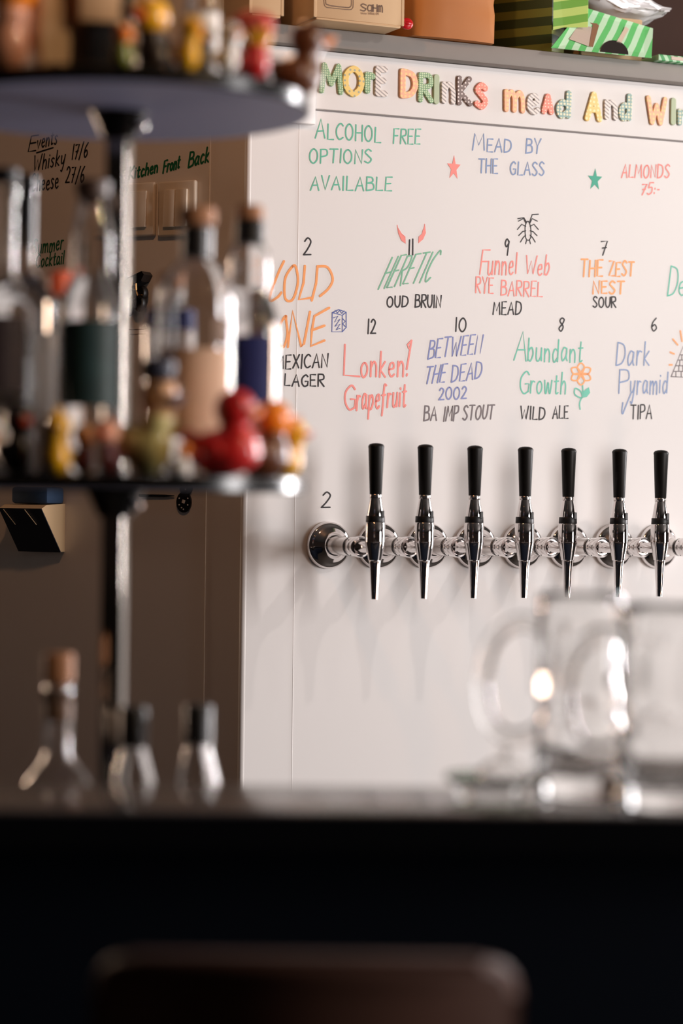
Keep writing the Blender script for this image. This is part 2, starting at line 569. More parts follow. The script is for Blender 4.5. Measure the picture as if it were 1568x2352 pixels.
def ribbon(bm, pts, width, y, round_n=4):
    """flat pen line: pts local (x,z), lying at local y"""
    c = []
    for p in pts:
        if not c or (abs(p[0] - c[-1][0]) + abs(p[1] - c[-1][1])) > 1e-5:
            c.append(p)
    if len(c) < 2:
        c = [c[0], (c[0][0] + 1e-3, c[0][1])]
    n = len(c)
    L, Rr = [], []
    h = width / 2
    for i in range(n):
        a, b = c[max(i - 1, 0)], c[min(i + 1, n - 1)]
        dx, dz = b[0] - a[0], b[1] - a[1]
        l = math.hypot(dx, dz) or 1e-9
        nx, nz = -dz / l, dx / l
        L.append((c[i][0] + nx * h, c[i][1] + nz * h))
        Rr.append((c[i][0] - nx * h, c[i][1] - nz * h))
    def cap(center, start, sign):
        a0 = math.atan2(start[1] - center[1], start[0] - center[0])
        return [(center[0] + h * math.cos(a0 + sign * PI * k / round_n), center[1] + h * math.sin(a0 + sign * PI * k / round_n)) for k in range(1, round_n)]
    vl = [bm.verts.new((p[0], y, p[1])) for p in L]
    vr = [bm.verts.new((p[0], y, p[1])) for p in Rr]
    for i in range(n - 1):
        bm.faces.new((vl[i], vr[i], vr[i + 1], vl[i + 1]))
    ce = [bm.verts.new((p[0], y, p[1])) for p in cap(c[-1], Rr[-1], 1)]
    bm.faces.new([vr[-1]] + ce + [vl[-1]])
    cs = [bm.verts.new((p[0], y, p[1])) for p in cap(c[0], L[0], 1)]
    bm.faces.new([vl[0]] + cs + [vr[0]])

def ink_object(fr, parent, items, ink, label, width=0.0032, out=0.0006, name='marker_writing', polys=()):
    bm = BM()
    k = 0
    for st in items:
        ribbon(bm, [on_wall(fr, x, y, out) for x, y in st], width, -out - 0.00003 * (k % 5))
        k += 1
    for pl in polys:
        vs = []
        for x, y in pl:
            u, z = on_wall(fr, x, y, out)
            vs.append(bm.verts.new((u, -out, z)))
        if len(vs) == 10:
            cu_ = sum(v.co.x for v in vs) / 10; cz_ = sum(v.co.z for v in vs) / 10
            cv = bm.verts.new((cu_, -out, cz_))
            for q in range(10):
                bm.faces.new((cv, vs[q], vs[(q + 1) % 10]))
        else:
            f = bm.faces.new(vs)
            bmesh.ops.triangulate(bm, faces=[f])
    for f in bm.faces:
        f.normal_update()
        if f.normal.y > 0:
            f.normal_flip()
    me = bpy.data.meshes.new(name)
    bm.to_mesh(me); bm.free()
    me.materials.append(INK[ink])
    o = bpy.data.objects.new(name, me)
    COL.objects.link(o)
    o.parent = parent
    o['label'] = label
    return o

# ------------------------------------------------------------------ setting
bm = BM(); box(bm, -4, 7, -3, 7, -0.05, 0)
struct(finish(bm, 'floor', M_FLOOR, smooth=False), 'dark floor under the bar', 'floor')
bm = BM(); box(bm, -4, 7, -3, 7, 3.1, 3.15)
struct(finish(bm, 'ceiling', M_CEIL, smooth=False), 'dark ceiling over the bar', 'ceiling')

def zpx(px, py, out=0.0):
    return on_wall(WR, px, py, out)[1]
def upx(px, py, out=0.0):
    return on_wall(WR, px, py, out)[0]

SHELF_OUT = 0.034
z_shelf0 = zpx(900, 124, SHELF_OUT)
z_shelf1 = zpx(900, 80, SHELF_OUT)
U_END = 3.2
wall_r = None
u_seam = upx(679, 1000)
bm = BM()
box(bm, uc, U_END, 0.0, 0.12, 0, z_shelf0)
wall_r = finish(bm, 'wall_right', M_WALL, smooth=False)
wall_r.matrix_world = WR
struct(wall_r, 'white panel wall covered in marker writing above the beer taps', 'wall')
# joint between the narrow end panel and the wide panel
bm = BM(); box(bm, u_seam - 0.0009, u_seam + 0.0009, -0.0006, 0.001, 0, z_shelf0 - 0.02, 0.0005, 1)
o = finish(bm, 'panel_joint', M_TRIMW, wall_r)
# header board that carries the letters
HO = 0.006
z_h0 = zpx(1145, 288, HO)
u_h0 = upx(722, 200, HO)
bm = BM(); box(bm, u_h0 + 0.0008, U_END, -HO, 0.001, z_h0 + 0.0012, z_shelf0 - 0.001, 0.001, 1)
finish(bm, 'header_board', M_WALL, wall_r)
bm = BM(); box(bm, u_h0, U_END, -0.0015, 0.001, z_h0 - 0.0012, z_h0 + 0.0012)
finish(bm, 'header_joint', mat('shadow_gap', (0.25, 0.22, 0.21), 0.7), wall_r)
zc0 = zpx(708, 285, 0.014)
bm = BM(); box(bm, uc + 0.004, u_h0, -0.014, 0.001, zc0, z_shelf0 - 0.001, 0.0025, 2)
finish(bm, 'header_end_block', M_TRIMW, wall_r)

bm = BM(); box(bm, uc - 0.02, U_END, -SHELF_OUT, 0.75, z_shelf0, z_shelf1, 0.004, 2)
o = finish(bm, 'trim_1', M_GREY); o.matrix_world = WR
struct(o, 'grey shelf board running along the top of the white wall', 'shelf board')

bm = BM(); box(bm, -2.6, 0.0, 0.0, 0.12, 0, 2.62)
wall_l = finish(bm, 'wall_left', M_WALL_L, smooth=False)
wall_l.matrix_world = WL
struct(wall_l, 'shaded side wall with light switches and date notes', 'wall')
# corner post
bm = BM()
closed_lathe(bm, [(.0075, 0), (.0075, z_shelf0)], 40, Matrix.Translation(CORNER + Vector((-.0045, .0060, 0))))
o = finish(bm, 'trim_2', M_TRIMW)
struct(o, 'pale corner strip between the shaded wall and the white wall', 'trim')
us = on_wall(WL, 476, 900)[0]
bm = BM(); box(bm, us - 0.001, us + 0.001, -0.0016, 0.001, 0, 2.62, 0.0005, 1)
finish(bm, 'panel_joint', M_SWITCH, wall_l)
# fine lines ruled on the side wall
for k, y in enumerate((757, 768)):
    a, b = on_wall(WL, 296, y), on_wall(WL, 345, y + 1)
    bm = BM(); box(bm, a[0], b[0], -0.0008, 0.001, a[1] - 0.0005, a[1] + 0.0005)
    finish(bm, 'panel_joint', M_CARDI, wall_l, smooth=False)
# room behind the shelf
bm = BM(); box(bm, uc - 0.2, U_END, 0.75, 0.85, z_shelf0, 3.1)
o = finish(bm, 'wall_back', M_BROWNWALL, smooth=False); o.matrix_world = WR
struct(o, 'dark brown wall behind the things on the shelf board', 'wall')

# ------------------------------------------------------------------ writing on the white wall
def write(ink, label, specs, width=0.0027, fr=WR, parent=None, **kw):
    st = []
    for i, (txt, x0, y0, x1, y1, h, sl) in enumerate(specs):
        st += text_strokes(txt, x0, y0, x1, y1, h, sl, seed=i + int(x0))
    return ink_object(fr, parent or wall_r, st + kw.pop('extra', []), ink, label, width, **kw)

write('green', 'green marker writing about alcohol free options', [
    ('A', 724, 316, 746, 316, 44, .05), ('LCOHOL', 752, 319, 874, 327, 36, .03), ('FREE', 903, 329, 964, 331, 33, .05),
    ('OPTIONS', 710, 374, 853, 375, 32, .03), ('AVAILABLE', 713, 436, 899, 438, 31, .04)])
write('blue', 'blue marker writing about mead by the glass', [
    ('M', 1085, 344, 1112, 344, 38, .04), ('EAD', 1118, 348, 1173, 350, 30, .06), ('BY', 1207, 352, 1240, 354, 33, .06),
    ('THE', 1099, 397, 1142, 398, 32, .03), ('GLASS', 1171, 401, 1249, 403, 30, .03)])
write('red', 'red marker writing about almonds', [
    ('ALMONDS', 1427, 408, 1536, 409, 30, .08), ('75:-', 1470, 447, 1512, 447, 26, .2)])
write('black', 'black number over the orange lager name', [('2', 696, 585, 713, 585, 38, .08)])
# orange COLD ONE
cold = [catmull(p) for p in (
    [(652, 600), (637, 632), (620, 680), (622, 691), (638, 682), (646, 672)],
    [(672, 612), (655, 640), (655, 685), (672, 688), (684, 650), (680, 615), (672, 612)],)]
cold += [[(700, 611), (697, 650), (686, 688), (714, 684)], [(729, 612), (726, 650), (716, 690)],
         catmull([(729, 612), (752, 614), (764, 640), (755, 662), (735, 680)])]
cold += [catmull([(656, 726), (644, 745), (640, 780), (650, 798), (660, 770), (657, 735), (656, 726)]),
         [(661, 797), (672, 714), (692, 797), (698, 790), (712, 716)],
         [(756, 707), (722, 726), (716, 760), (714, 795), (745, 782)], [(718, 758), (745, 748)]]
ink_object(WR, wall_r, cold, 'orange', 'orange marker name of the lager', 0.0046)
write('black', 'black marker words for the lager', [('MEXICAN', 632, 848, 752, 843, 31, .06), ('LAGER', 653, 886, 744, 888, 27, .04)])
# ice cube sketch
cube = [[(763, 718), (762, 762), (786, 762), (786, 724), (763, 718)], [(763, 718), (778, 711), (795, 717), (795, 752), (786, 762)],
        [(786, 724), (795, 717)], [(766, 730), (776, 726), (768, 740), (781, 733), (769, 750), (781, 744), (772, 758), (781, 754)],
        [(766, 719), (770, 713), (775, 719), (780, 713), (785, 720), (790, 714)], [(787, 732), (793, 738), (787, 744), (793, 750)]]
ink_object(WR, wall_r, cube, 'navy', 'small navy sketch of an ice cube', 0.0017, name='marker_drawing')
write('black', 'black number over the grapefruit beer', [('12', 843, 766, 862, 766, 34, .05)])
write('red', 'red marker name of the grapefruit beer', [
    ('L', 788, 862, 826, 866, 72, .04), ('onken', 828, 866, 926, 866, 56, .05),
    ('G', 790, 940, 816, 943, 54, .05), ('rapefruit', 818, 941, 931, 934, 55, .06)], width=0.0036,
    extra=[[(945, 782), (934, 862 - 14)], [(945, 782), (936, 792), (939, 800)], [(935, 859), (934, 863)]])
write('black', 'black number over the stout name', [('10', 1044, 761, 1069, 761, 32, .03)])
write('indigo', 'indigo marker name of the stout', [
    ('BETWEEN', 982, 824, 1103, 812, 44, .15), ('THE', 974, 882, 1020, 878, 40, .2), ('DEAD', 1036, 878, 1104, 868, 40, .12),
    ('2002', 1007, 918, 1070, 916, 27, .08)])
write('grey', 'worn black marker words for the stout', [('BA', 973, 966, 1002, 966, 33, .08), ('IMP', 1018, 968, 1050, 966, 33, .12), ('STOUT', 1062, 964, 1132, 962, 33, .12)], width=0.0028)
write('black', 'black number over the wild ale name', [('8', 1282, 760, 1294, 760, 29, .1)])
write('green2', 'teal marker name of the wild ale', [
    ('A', 1180, 828, 1208, 830, 66, .1), ('bundant', 1211, 830, 1336, 832, 50, .06),
    ('G', 1192, 904, 1214, 905, 52, .06), ('rowth', 1217, 904, 1298, 904, 48, .06)])
write('black', 'black marker words for the wild ale', [('WILD', 1195, 963, 1250, 963, 29, .06), ('ALE', 1269, 962, 1304, 961, 29, .04)])
fl = []
for k in range(6):
    a = R(30 + 60 * k)
    cx, cy = 1334, 859
    tip = (cx + 25 * math.cos(a), cy - 25 * math.sin(a))
    nx, ny = -math.sin(a) * 8, -math.cos(a) * 8
    mid = (cx + 15 * math.cos(a), cy - 15 * math.sin(a))
    fl.append(catmull([(cx, cy), (mid[0] + nx, mid[1] + ny), tip, (mid[0] - nx, mid[1] - ny), (cx, cy)]))
ink_object(WR, wall_r, fl, 'orange', 'orange flower sketch', 0.0030, name='marker_drawing')
ink_object(WR, wall_r, [catmull([(1337, 880), (1338, 905), (1331, 925), (1332, 940)]), catmull([(1336, 914), (1320, 906), (1321, 892), (1334, 900), (1336, 914)])], 'green2',
           'green stem and leaves of the flower sketch', 0.0028, name='marker_drawing', polys=[[(1336, 914), (1340, 898), (1352, 889), (1355, 902), (1347, 912)]])
write('black', 'black number over the dark pyramid name', [('6', 1495, 760, 1508, 760, 30, .06)])
write('blue', 'blue marker name of the pyramid ale', [
    ('Dark', 1414, 840, 1490, 840, 52, .08), ('P', 1420, 904, 1442, 905, 52, .06), ('yramid', 1446, 905, 1532, 905, 50, .05)],
    extra=[catmull([(1449, 903), (1436, 935), (1430, 950), (1428, 945), (1430, 925)])])
write('black', 'black marker words for the pyramid ale', [('TIPA', 1448, 962, 1496, 962, 31, .03)])
pyr = [[(1541, 865), (1569, 795), (1600, 868), (1541, 865)]]
for k, y in enumerate((853, 840, 827, 815)):
    f = (y - 795) / 70
    pyr.append([(1569 - 28 * f, y), (1569 + 31 * f, y)])
    for q in range(4 - k // 2):
        xx = 1569 - 28 * f + 59 * f * (q + .5 + .3 * (k % 2)) / (4 - k // 2)
        pyr.append([(xx, y), (xx, y + 12)])
ink_object(WR, wall_r, pyr, 'grey', 'black sketch of a brick pyramid', 0.0018, name='marker_drawing')
ink_object(WR, wall_r, [[(1539, 809), (1548, 813)], [(1545, 779), (1556, 792)], [(1562, 760), (1566, 784)], [(1537, 838), (1543, 838)], [(1590, 765), (1582, 784)]], 'orange',
           'orange rays around the pyramid sketch', 0.0034, name='marker_drawing')
write('black', 'black number over the oud bruin name', [('11', 937, 585, 949, 585, 36, .02)])
hornl = [(912, 517), (915, 535), (922, 552), (931, 559), (930, 544), (921, 536), (914, 524)]
hornr = [(975, 515), (977, 535), (971, 549), (961, 558), (962, 544), (969, 538), (972, 527)]
ink_object(WR, wall_r, [hornl, hornr], 'red', 'two red horns drawn round the number', 0.0014, name='marker_drawing', polys=[hornl, hornr])
write('dgreen', 'green marker name of the oud bruin', [('HERETIC', 868, 664, 985, 645, 72, .44)])
write('black', 'black marker words for the oud bruin', [('OUD', 888, 705, 936, 705, 25, .05), ('BRUIN', 953, 706, 1012, 706, 28, .05)], width=0.0026)
write('black', 'black number beside the spider sketch', [('9', 1157, 586, 1167, 586, 36, .08)])
sp = [catmull([(1212, 508), (1206, 520), (1207, 545), (1213, 552), (1219, 543), (1218, 520), (1212, 508)])]
for dx, s in ((-1, -1), (1, 1)):
    for k, (y0, x1, y1, x2, y2) in enumerate(((512, 10, 502, 22, 508), (520, 14, 515, 24, 527), (530, 12, 532, 21, 541), (540, 11, 546, 17, 556))):
        sp.append([(1212 + s * 5, y0), (1212 + s * x1, y1), (1212 + s * x2, y2)])
sp += [[(1216, 510), (1222, 493), (1236, 492)], [(1209, 510), (1203, 500), (1189, 502)], [(1209, 552), (1207, 560)], [(1216, 552), (1218, 560)]]
ink_object(WR, wall_r, sp, 'black', 'black spider sketch', 0.0019, name='marker_drawing')
write('red', 'red marker name of the rye barrel mead', [
    ('F', 1101, 630, 1118, 630, 54, .14), ('unnel', 1119, 631, 1186, 631, 50, .08), ('W', 1206, 630, 1230, 631, 42, .1), ('eb', 1233, 631, 1260, 632, 44, .1),
    ('RYE', 1092, 672, 1132, 674, 36, .04), ('BARREL', 1150, 678, 1245, 682, 34, .06)])
write('black', 'black marker word for the mead', [('MEAD', 1132, 722, 1196, 722, 29, .05)])
write('black', 'black number over the sour name', [('7', 1378, 587, 1393, 587, 32, .05)])
write('orange', 'orange marker name of the sour', [('THE', 1333, 634, 1383, 634, 38, .05), ('ZEST', 1398, 634, 1454, 634, 33, .05), ('NEST', 1361, 674, 1432, 674, 29, .05)], width=0.0036)
write('black', 'black marker word for the sour', [('SOUR', 1361, 706, 1414, 706, 24, .03)])
write('green2', 'green marker name cut by the frame edge', [('D', 1532, 678, 1552, 678, 66, .12), ('e', 1556, 678, 1572, 678, 56, .1)])
write('black', 'black number over the leftmost flange', [('2', 737, 1167, 757, 1167, 36, .1)])
def star(cx, cy, rx, ry, rot=0):
    return [(cx + (rx if k % 2 == 0 else rx * .4) * math.sin(PI * k / 5 + rot), cy - (ry if k % 2 == 0 else ry * .4) * math.cos(PI * k / 5 + rot)) for k in range(10)]
ink_object(WR, wall_r, [], 'red', 'red star drawn on the wall', name='marker_drawing', polys=[star(1042, 386, 16, 30, .05)])
ink_object(WR, wall_r, [], 'teal', 'teal star drawn on the wall', name='marker_drawing', polys=[star(1366, 413, 17, 27, .05)])

# writing on the shaded wall
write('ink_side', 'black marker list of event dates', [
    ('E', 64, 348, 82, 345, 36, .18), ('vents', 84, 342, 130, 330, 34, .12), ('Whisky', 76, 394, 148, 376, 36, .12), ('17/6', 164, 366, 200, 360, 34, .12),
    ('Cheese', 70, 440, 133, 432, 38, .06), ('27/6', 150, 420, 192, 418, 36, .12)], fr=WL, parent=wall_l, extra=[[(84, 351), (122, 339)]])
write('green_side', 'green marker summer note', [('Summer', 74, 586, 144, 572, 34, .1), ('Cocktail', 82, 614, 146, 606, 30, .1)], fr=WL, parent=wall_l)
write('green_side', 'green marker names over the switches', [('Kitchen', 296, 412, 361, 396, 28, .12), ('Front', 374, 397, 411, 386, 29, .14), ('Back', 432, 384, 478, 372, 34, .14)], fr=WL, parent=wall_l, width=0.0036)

# ------------------------------------------------------------------ magnetic letters on the header board
def seg_dist(PX, PY, strokes):
    d = np.full(PX.shape, 1e9)
    for st in strokes:
        for (ax, ay), (bx, by) in zip(st[:-1], st[1:]):
            vx, vy = bx - ax, by - ay
            L2 = vx * vx + vy * vy + 1e-12
            t = np.clip(((PX - ax) * vx + (PY - ay) * vy) / L2, 0, 1)
            d = np.minimum(d, np.hypot(PX - ax - t * vx, PY - ay - t * vy))
    return d

def contours(D, iso, xs, ys):
    segs = {}
    ny, nx = D.shape
    def pt(i, j, i2, j2):
        a, b = D[j, i], D[j2, i2]
        t = (iso - a) / (b - a)
        return (xs[i] + (xs[i2] - xs[i]) * t, ys[j] + (ys[j2] - ys[j]) * t)
    P = {}
    for j in range(ny - 1):
        for i in range(nx - 1):
            c = [(i, j), (i + 1, j), (i + 1, j + 1), (i, j + 1)]
            ins = [D[q[1], q[0]] < iso for q in c]
            if all(ins) or not any(ins):
                continue
            cr = []
            for k in range(4):
                a, b = c[k], c[(k + 1) % 4]
                if ins[k] != ins[(k + 1) % 4]:
                    key = tuple(sorted((a, b)))
                    P[key] = pt(*a, *b)
                    cr.append((key, ins[k]))
            # leave through edges where we go inside->outside, enter at outside->inside
            outs = [k for k, i_ in cr if i_]
            ent = [k for k, i_ in cr if not i_]
            for a, b in zip(outs, ent):
                segs[a] = b
    loops = []
    while segs:
        s = next(iter(segs)); loop = [s]; cur = segs.pop(s)
        while cur != s and cur in segs:
            loop.append(cur); cur = segs.pop(cur)
        loops.append([P[k] for k in loop])
    return [l for l in loops if len(l) > 8]

def foam_letter(ch, bbox, m, label, hw=0.0052, custom=None):
    x0, y0, x1, y1 = bbox
    out = HO
    ua, za = on_wall(WR, x0, y1, out)
    ub, zb = on_wall(WR, x1, y0, out)
    W, H = ub - ua, zb - za
    if custom:
        st = custom
    else:
        st = glyph_strokes(ch)[1]
    xs_ = [p[0] for s in st for p in s]; ys_ = [p[1] for s in st for p in s]
    mx0, mx1, my0, my1 = min(xs_), max(xs_), min(ys_), max(ys_)
    sc = []
    gx = max(mx1 - mx0, 1e-6); gy = max(my1 - my0, 1e-6)
    for s in st:
        sc.append([((p[0] - mx0) / gx * max(W - 2 * hw, 0.0) + hw if mx1 - mx0 > 1e-3 else W / 2, (p[1] - my0) / gy * (H - 2 * hw) + hw) for p in s])
    n = int(max(W, H) / 0.00045)
    xs = np.arange(-0.002, W + 0.002, 0.0005); ys = np.arange(-0.002, H + 0.002, 0.0005)
    PX, PY = np.meshgrid(xs, ys)
    D = seg_dist(PX, PY, sc)
    loops = contours(D, hw - 0.0007, xs, ys)
    cu = bpy.data.curves.new('letter', 'CURVE')
    cu.dimensions = '2D'; cu.fill_mode = 'BOTH'; cu.extrude = 0.0012; cu.bevel_depth = 0.0009; cu.bevel_resolution = 2
    for lp in loops:
        lp = lp[::2]
        s = cu.splines.new('POLY'); s.points.add(len(lp) - 1)
        for q, p in zip(s.points, lp):
            q.co = (p[0] - W / 2, p[1] - H / 2, 0, 1)
        s.use_cyclic_u = True
    t = bpy.data.objects.new('letter', cu); COL.objects.link(t)
    dg = bpy.context.evaluated_depsgraph_get(); dg.update()
    me = bpy.data.meshes.new_from_object(t.evaluated_get(dg))
    bpy.data.objects.remove(t); bpy.data.curves.remove(cu)
    me.name = 'wall_letter'
    me.materials.clear(); me.materials.append(m)
    me.polygons.foreach_set('use_smooth', [True] * len(me.polygons)); me.set_sharp_from_angle(angle=R(40))
    o = bpy.data.objects.new('wall_letter', me); COL.objects.link(o)
    o.location = WR @ Vector(((ua + ub) / 2, -(out + 0.0024), (za + zb) / 2))
    o.rotation_euler = (R(90), 0, YAW_R)
    return tag(o, label, 'letter', 'patterned letters on the header board')

GRN, GRN2 = srgb(122, 160, 118), srgb(205, 220, 180)
L_GREEN = pattern_mat('letter_green_dots', srgb(120, 160, 115), srgb(196, 214, 170), 'dots', 240, 0.34)
L_YELLOW = pattern_mat('letter_yellow_stars', srgb(240, 205, 110), srgb(165, 165, 140), 'dots', 105, 0.22)
L_STRIPE = pattern_mat('letter_grey_stripes', srgb(232, 222, 215), srgb(165, 155, 150), 'stripes', 170, 0.4, R(55))
L_PEACH = pattern_mat('letter_peach_dots', srgb(244, 180, 140), srgb(250, 205, 140), 'dots', 120, 0.3)
L_SAGE = mat('letter_sage', srgb(172, 186, 150), 0.45)
L_BROWN = pattern_mat('letter_brown_dots', srgb(112, 88, 80), srgb(235, 220, 215), 'dots', 140, 0.22)
L_CORAL = pattern_mat('letter_coral_dots', srgb(242, 138, 116), srgb(250, 215, 190), 'dots', 160, 0.2)
L_TEAL = pattern_mat('letter_teal_dots', srgb(140, 172, 165), srgb(225, 220, 185), 'dots', 150, 0.34)
L_GOLD = pattern_mat('letter_gold', srgb(244, 205, 120), srgb(250, 228, 170), 'dots', 120, 0.28)
EPS = [catmull([(.5, .84), (.3, 1), (.06, .82), (.28, .54)]), catmull([(.28, .54), (.0, .28), (.26, 0), (.5, .14)]), [(.28, .54), (.42, .54)]]
EPS = [[(0.1, 0), (0.1, 1)], [(0.1, 1), (.55, .95)], [(.1, .5), (.5, .5)], [(.1, 0), (.55, .05)]]
for ch, bb, m_, lab in [
    ('M', (731, 148, 787, 214), L_GREEN, 'green dotted letter M beginning the header words'),
    ('O', (785, 154, 835, 221), L_YELLOW, 'yellow starry letter O on the header board'),
    ('r', (835, 167, 860, 215), L_GREEN, 'small green dotted letter r between the yellow O and striped E'),
    ('E', (859, 154, 889, 221), L_STRIPE, 'grey striped letter E on the header board'),
    ('D', (916, 161, 958, 226), L_PEACH, 'peach letter D on the header board'),
    ('R', (958, 169, 994, 235), L_GREEN, 'green dotted capital letter R beside the peach D'),
    ('I', (992, 172, 1008, 239), L_SAGE, 'plain sage letter i in front of a striped n'),
    ('n', (1011, 190, 1044, 238), L_STRIPE, 'grey striped letter n left of the brown K'),
    ('K', (1047, 177, 1083, 242), L_BROWN, 'dark brown dotted letter K'),
    ('S', (1087, 191, 1119, 251), L_CORAL, 'coral red dotted letter S'),
    ('m', (1155, 209, 1204, 257), L_PEACH, 'peach small letter m on the header board'),
    ('e', (1207, 216, 1239, 263), L_STRIPE, 'grey striped small letter e after the peach m'),
    ('A', (1241, 217, 1270, 262), L_CORAL, 'coral small capital A between the striped e and teal d'),
    ('d', (1274, 209, 1310, 272), L_TEAL, 'teal dotted letter d after the coral A'),
    ('A', (1340, 213, 1381, 278), L_GOLD, 'gold yellow capital letter A under the brightest light'),
    ('n', (1385, 231, 1416, 275), L_STRIPE, 'pale striped letter n right of the gold A'),
    ('d', (1418, 216, 1449, 278), L_TEAL, 'teal dotted letter d left of the peach W'),
    ('W', (1481, 224, 1530, 286), L_PEACH, 'peach capital letter W'),
    ('I', (1535, 226, 1552, 287), L_SAGE, 'plain sage letter i right of the peach W'),
    ('n', (1553, 253, 1590, 288), L_TEAL, 'teal letter n cut by the right edge of the photo'),
]:
    foam_letter(ch, bb, m_, lab, hw=0.0048 if ch in 'mWeMnKR' else 0.0056)

# ------------------------------------------------------------------ beer taps
TAPX = [861, 974, 1088, 1204, 1303, 1420, 1515, 1626]
RINGY = [1192, 1187, 1190, 1190, 1190, 1190, 1191, 1191]
ORD = ['first', 'second', 'third', 'fourth', 'fifth', 'sixth', 'seventh', 'eighth']
def tap_parts(root, Lz, dz):
    L = Lz
    along = Matrix.Rotation(R(90), 4, 'X')        # lathe z -> -y (out of the wall)
    bm = BM(); closed_lathe(bm, [(.0425, 0), (.0428, .005), (.0415, .011), (.0385, .0145), (.0355, .0155), (.031, .0195), (.025, .0255), (.0195, .0305), (.0185, .034)], 48, along)
    finish(bm, 'wall_flange', M_CHROME, root, angle=50)
    bm = BM(); closed_lathe(bm, [(.0168, .030), (.0168, L - .098), (.0160, L - .0975)], 36, along)
    finish(bm, 'shank', M_CHROME2, root)
    bm = BM(); closed_lathe(bm, [(.0150, L - .099), (.0150, L - .089)], 32, along)
    finish(bm, 'gasket', M_BLACK, root)
    bm = BM(); closed_lathe(bm, [(.0168, L - .090), (.0174, L - .0885), (.0174, L - .074), (.0165, L - .0725), (.0165, L - .0705), (.0186, L - .069), (.0190, L - .064), (.0190, L - .058), (.0176, L - .0545), (.0150, L - .054), (.0142, L - .056), (.0100, L - .050), (.0090, L - .02), (.0090, L)], 40, along)
    col = finish(bm, 'coupling_collar', M_CHROME, root)
    for a in (0.6, 2.4, 4.2):
        bm = BM(); closed_lathe(bm, [(.0012, 0), (.0012, .0008)], 8, Matrix.Translation((.0172 * math.cos(a), -(L - .081), .0172 * math.sin(a))) @ Matrix.Rotation(PI / 2 - a, 4, 'Y'))
        finish(bm, 'pin_hole', M_BLACK, col)
    T = Matrix.Translation((0, -L, dz))
    bm = BM(); closed_lathe(bm, [(.0108, -.0286), (.0115, -.028), (.0172, .001), (.0175, .004), (.0175, .037), (.0168, .038)], 40, T)
    finish(bm, 'tap_body', M_CHROME, root)
    bm = BM(); lathe(bm, [(.0044, -.0945), (.0056, -.0955), (.0066, -.080), (.0092, -.040), (.0103, -.031), (.0103, -.027), (.004, -.026), (.0044, -.0945)], 32, T)
    finish(bm, 'spout', M_CHROME, root)
    bm = BM(); closed_lathe(bm, [(.0160, .0375), (.0166, .039), (.0162, .0485), (.0155, .0495)], 36, T)
    finish(bm, 'seal_ring', M_BLACK, root)
    bm = BM(); closed_lathe(bm, [(.0152, .0490), (.0150, .0515), (.0102, .0790), (.0098, .080)], 36, T)
    bon = finish(bm, 'bonnet', M_CHROME, root)
    bm = BM(); box(bm, .0030, .0092, -.0168, -.0118, .046, .0585, .0008, 1, T)
    finish(bm, 'lever_clip', M_BLACK, bon)
    bm = BM(); closed_lathe(bm, [(.0100, .0795), (.0106, .0805), (.0106, .0855), (.0100, .0865)], 32, T)
    finish(bm, 'handle_ferrule', M_CHROME2, root)
    bm = BM(); closed_lathe(bm, [(.0100, .0862), (.0106, .087), (.0135, .166), (.0140, .1690), (.0138, .1705), (.0115, .1735), (.0060, .1752), (0.0, .1757)], 40, T)
    finish(bm, 'tap_handle', mat('tap_handle_black', (0.006, 0.005, 0.004), 0.45, spec=0.2), root)

zf = on_wall(WR, 752, 1252)[1]
for i in range(8):
    u = 0.1 * i
    # distance of the tap axis from the wall, seen from the photograph's spacing
    lo, hi = 0.1, 0.3
    best = min(((abs(proj_px(WR @ Vector((u, -l, zf)))[0] - TAPX[i]), l) for l in np.arange(0.13, 0.22, 0.0005)))
    L = 0.5 * best[1] + 0.5 * 0.178
    L = float(best[1])
    d = proj_px(WR @ Vector((u, -L, zf + .0437)))[1] - RINGY[i]
    dz = max(-.006, min(.006, d / 1330.0))
    lab = f'chrome beer tap with black handle, {ORD[i]} from the left along the wall'
    if i == 7:
        lab = 'chrome beer tap mostly cut off by the right edge of the photo'
    t = thing('beer_tap', lab, 'beer tap', WR @ Vector((u, 0, zf)), YAW_R, 'chrome beer taps on the white wall')
    tap_parts(t, L, dz)

# ------------------------------------------------------------------ things on the shelf board
def shelf_pt(u, out):
    return WR @ Vector((u, -out, z_shelf1 + 0.0005))

def carton(name, label, u0, u1, out, depth, h, mats, cat, flaps=True):
    t = thing(name, label, cat, shelf_pt((u0 + u1) / 2, out), YAW_R)
    w = (u1 - u0) / 2
    bm = BM(); box(bm, -w, w, 0, depth, 0.004, h, 0.0025, 2)
    b = finish(bm, 'carton_body', mats, t)
    if flaps:
        bm = BM()
        box(bm, -w + .003, w - .003, .001, depth * .48, 0.0, 0.0045, .001, 1)
        finish(bm, 'bottom_flap', mats, t)
        bm = BM()
        box(bm, -w + .003, w - .003, depth * .52, depth - .001, 0.0, 0.0045, .001, 1)
        finish(bm, 'bottom_flap', mats, t)
        for s in (-1, 1):
            bm = BM()
            box(bm, s * w - .003, s * w + .003, -.0008, .003, .004, h, .0008, 1)
            finish(bm, 'corner_fold', M_CARD, b)
    return t, b
OUTB = 0.095
ub0 = upx(723, 40, OUTB); ub1 = upx(924, 66, OUTB)
sahm, sahm_body = carton('cardboard_box', 'cardboard glassware box with a printed icon standing on the grey shelf', ub0, ub1, OUTB, 0.20, 0.22, M_CARD, 'box')
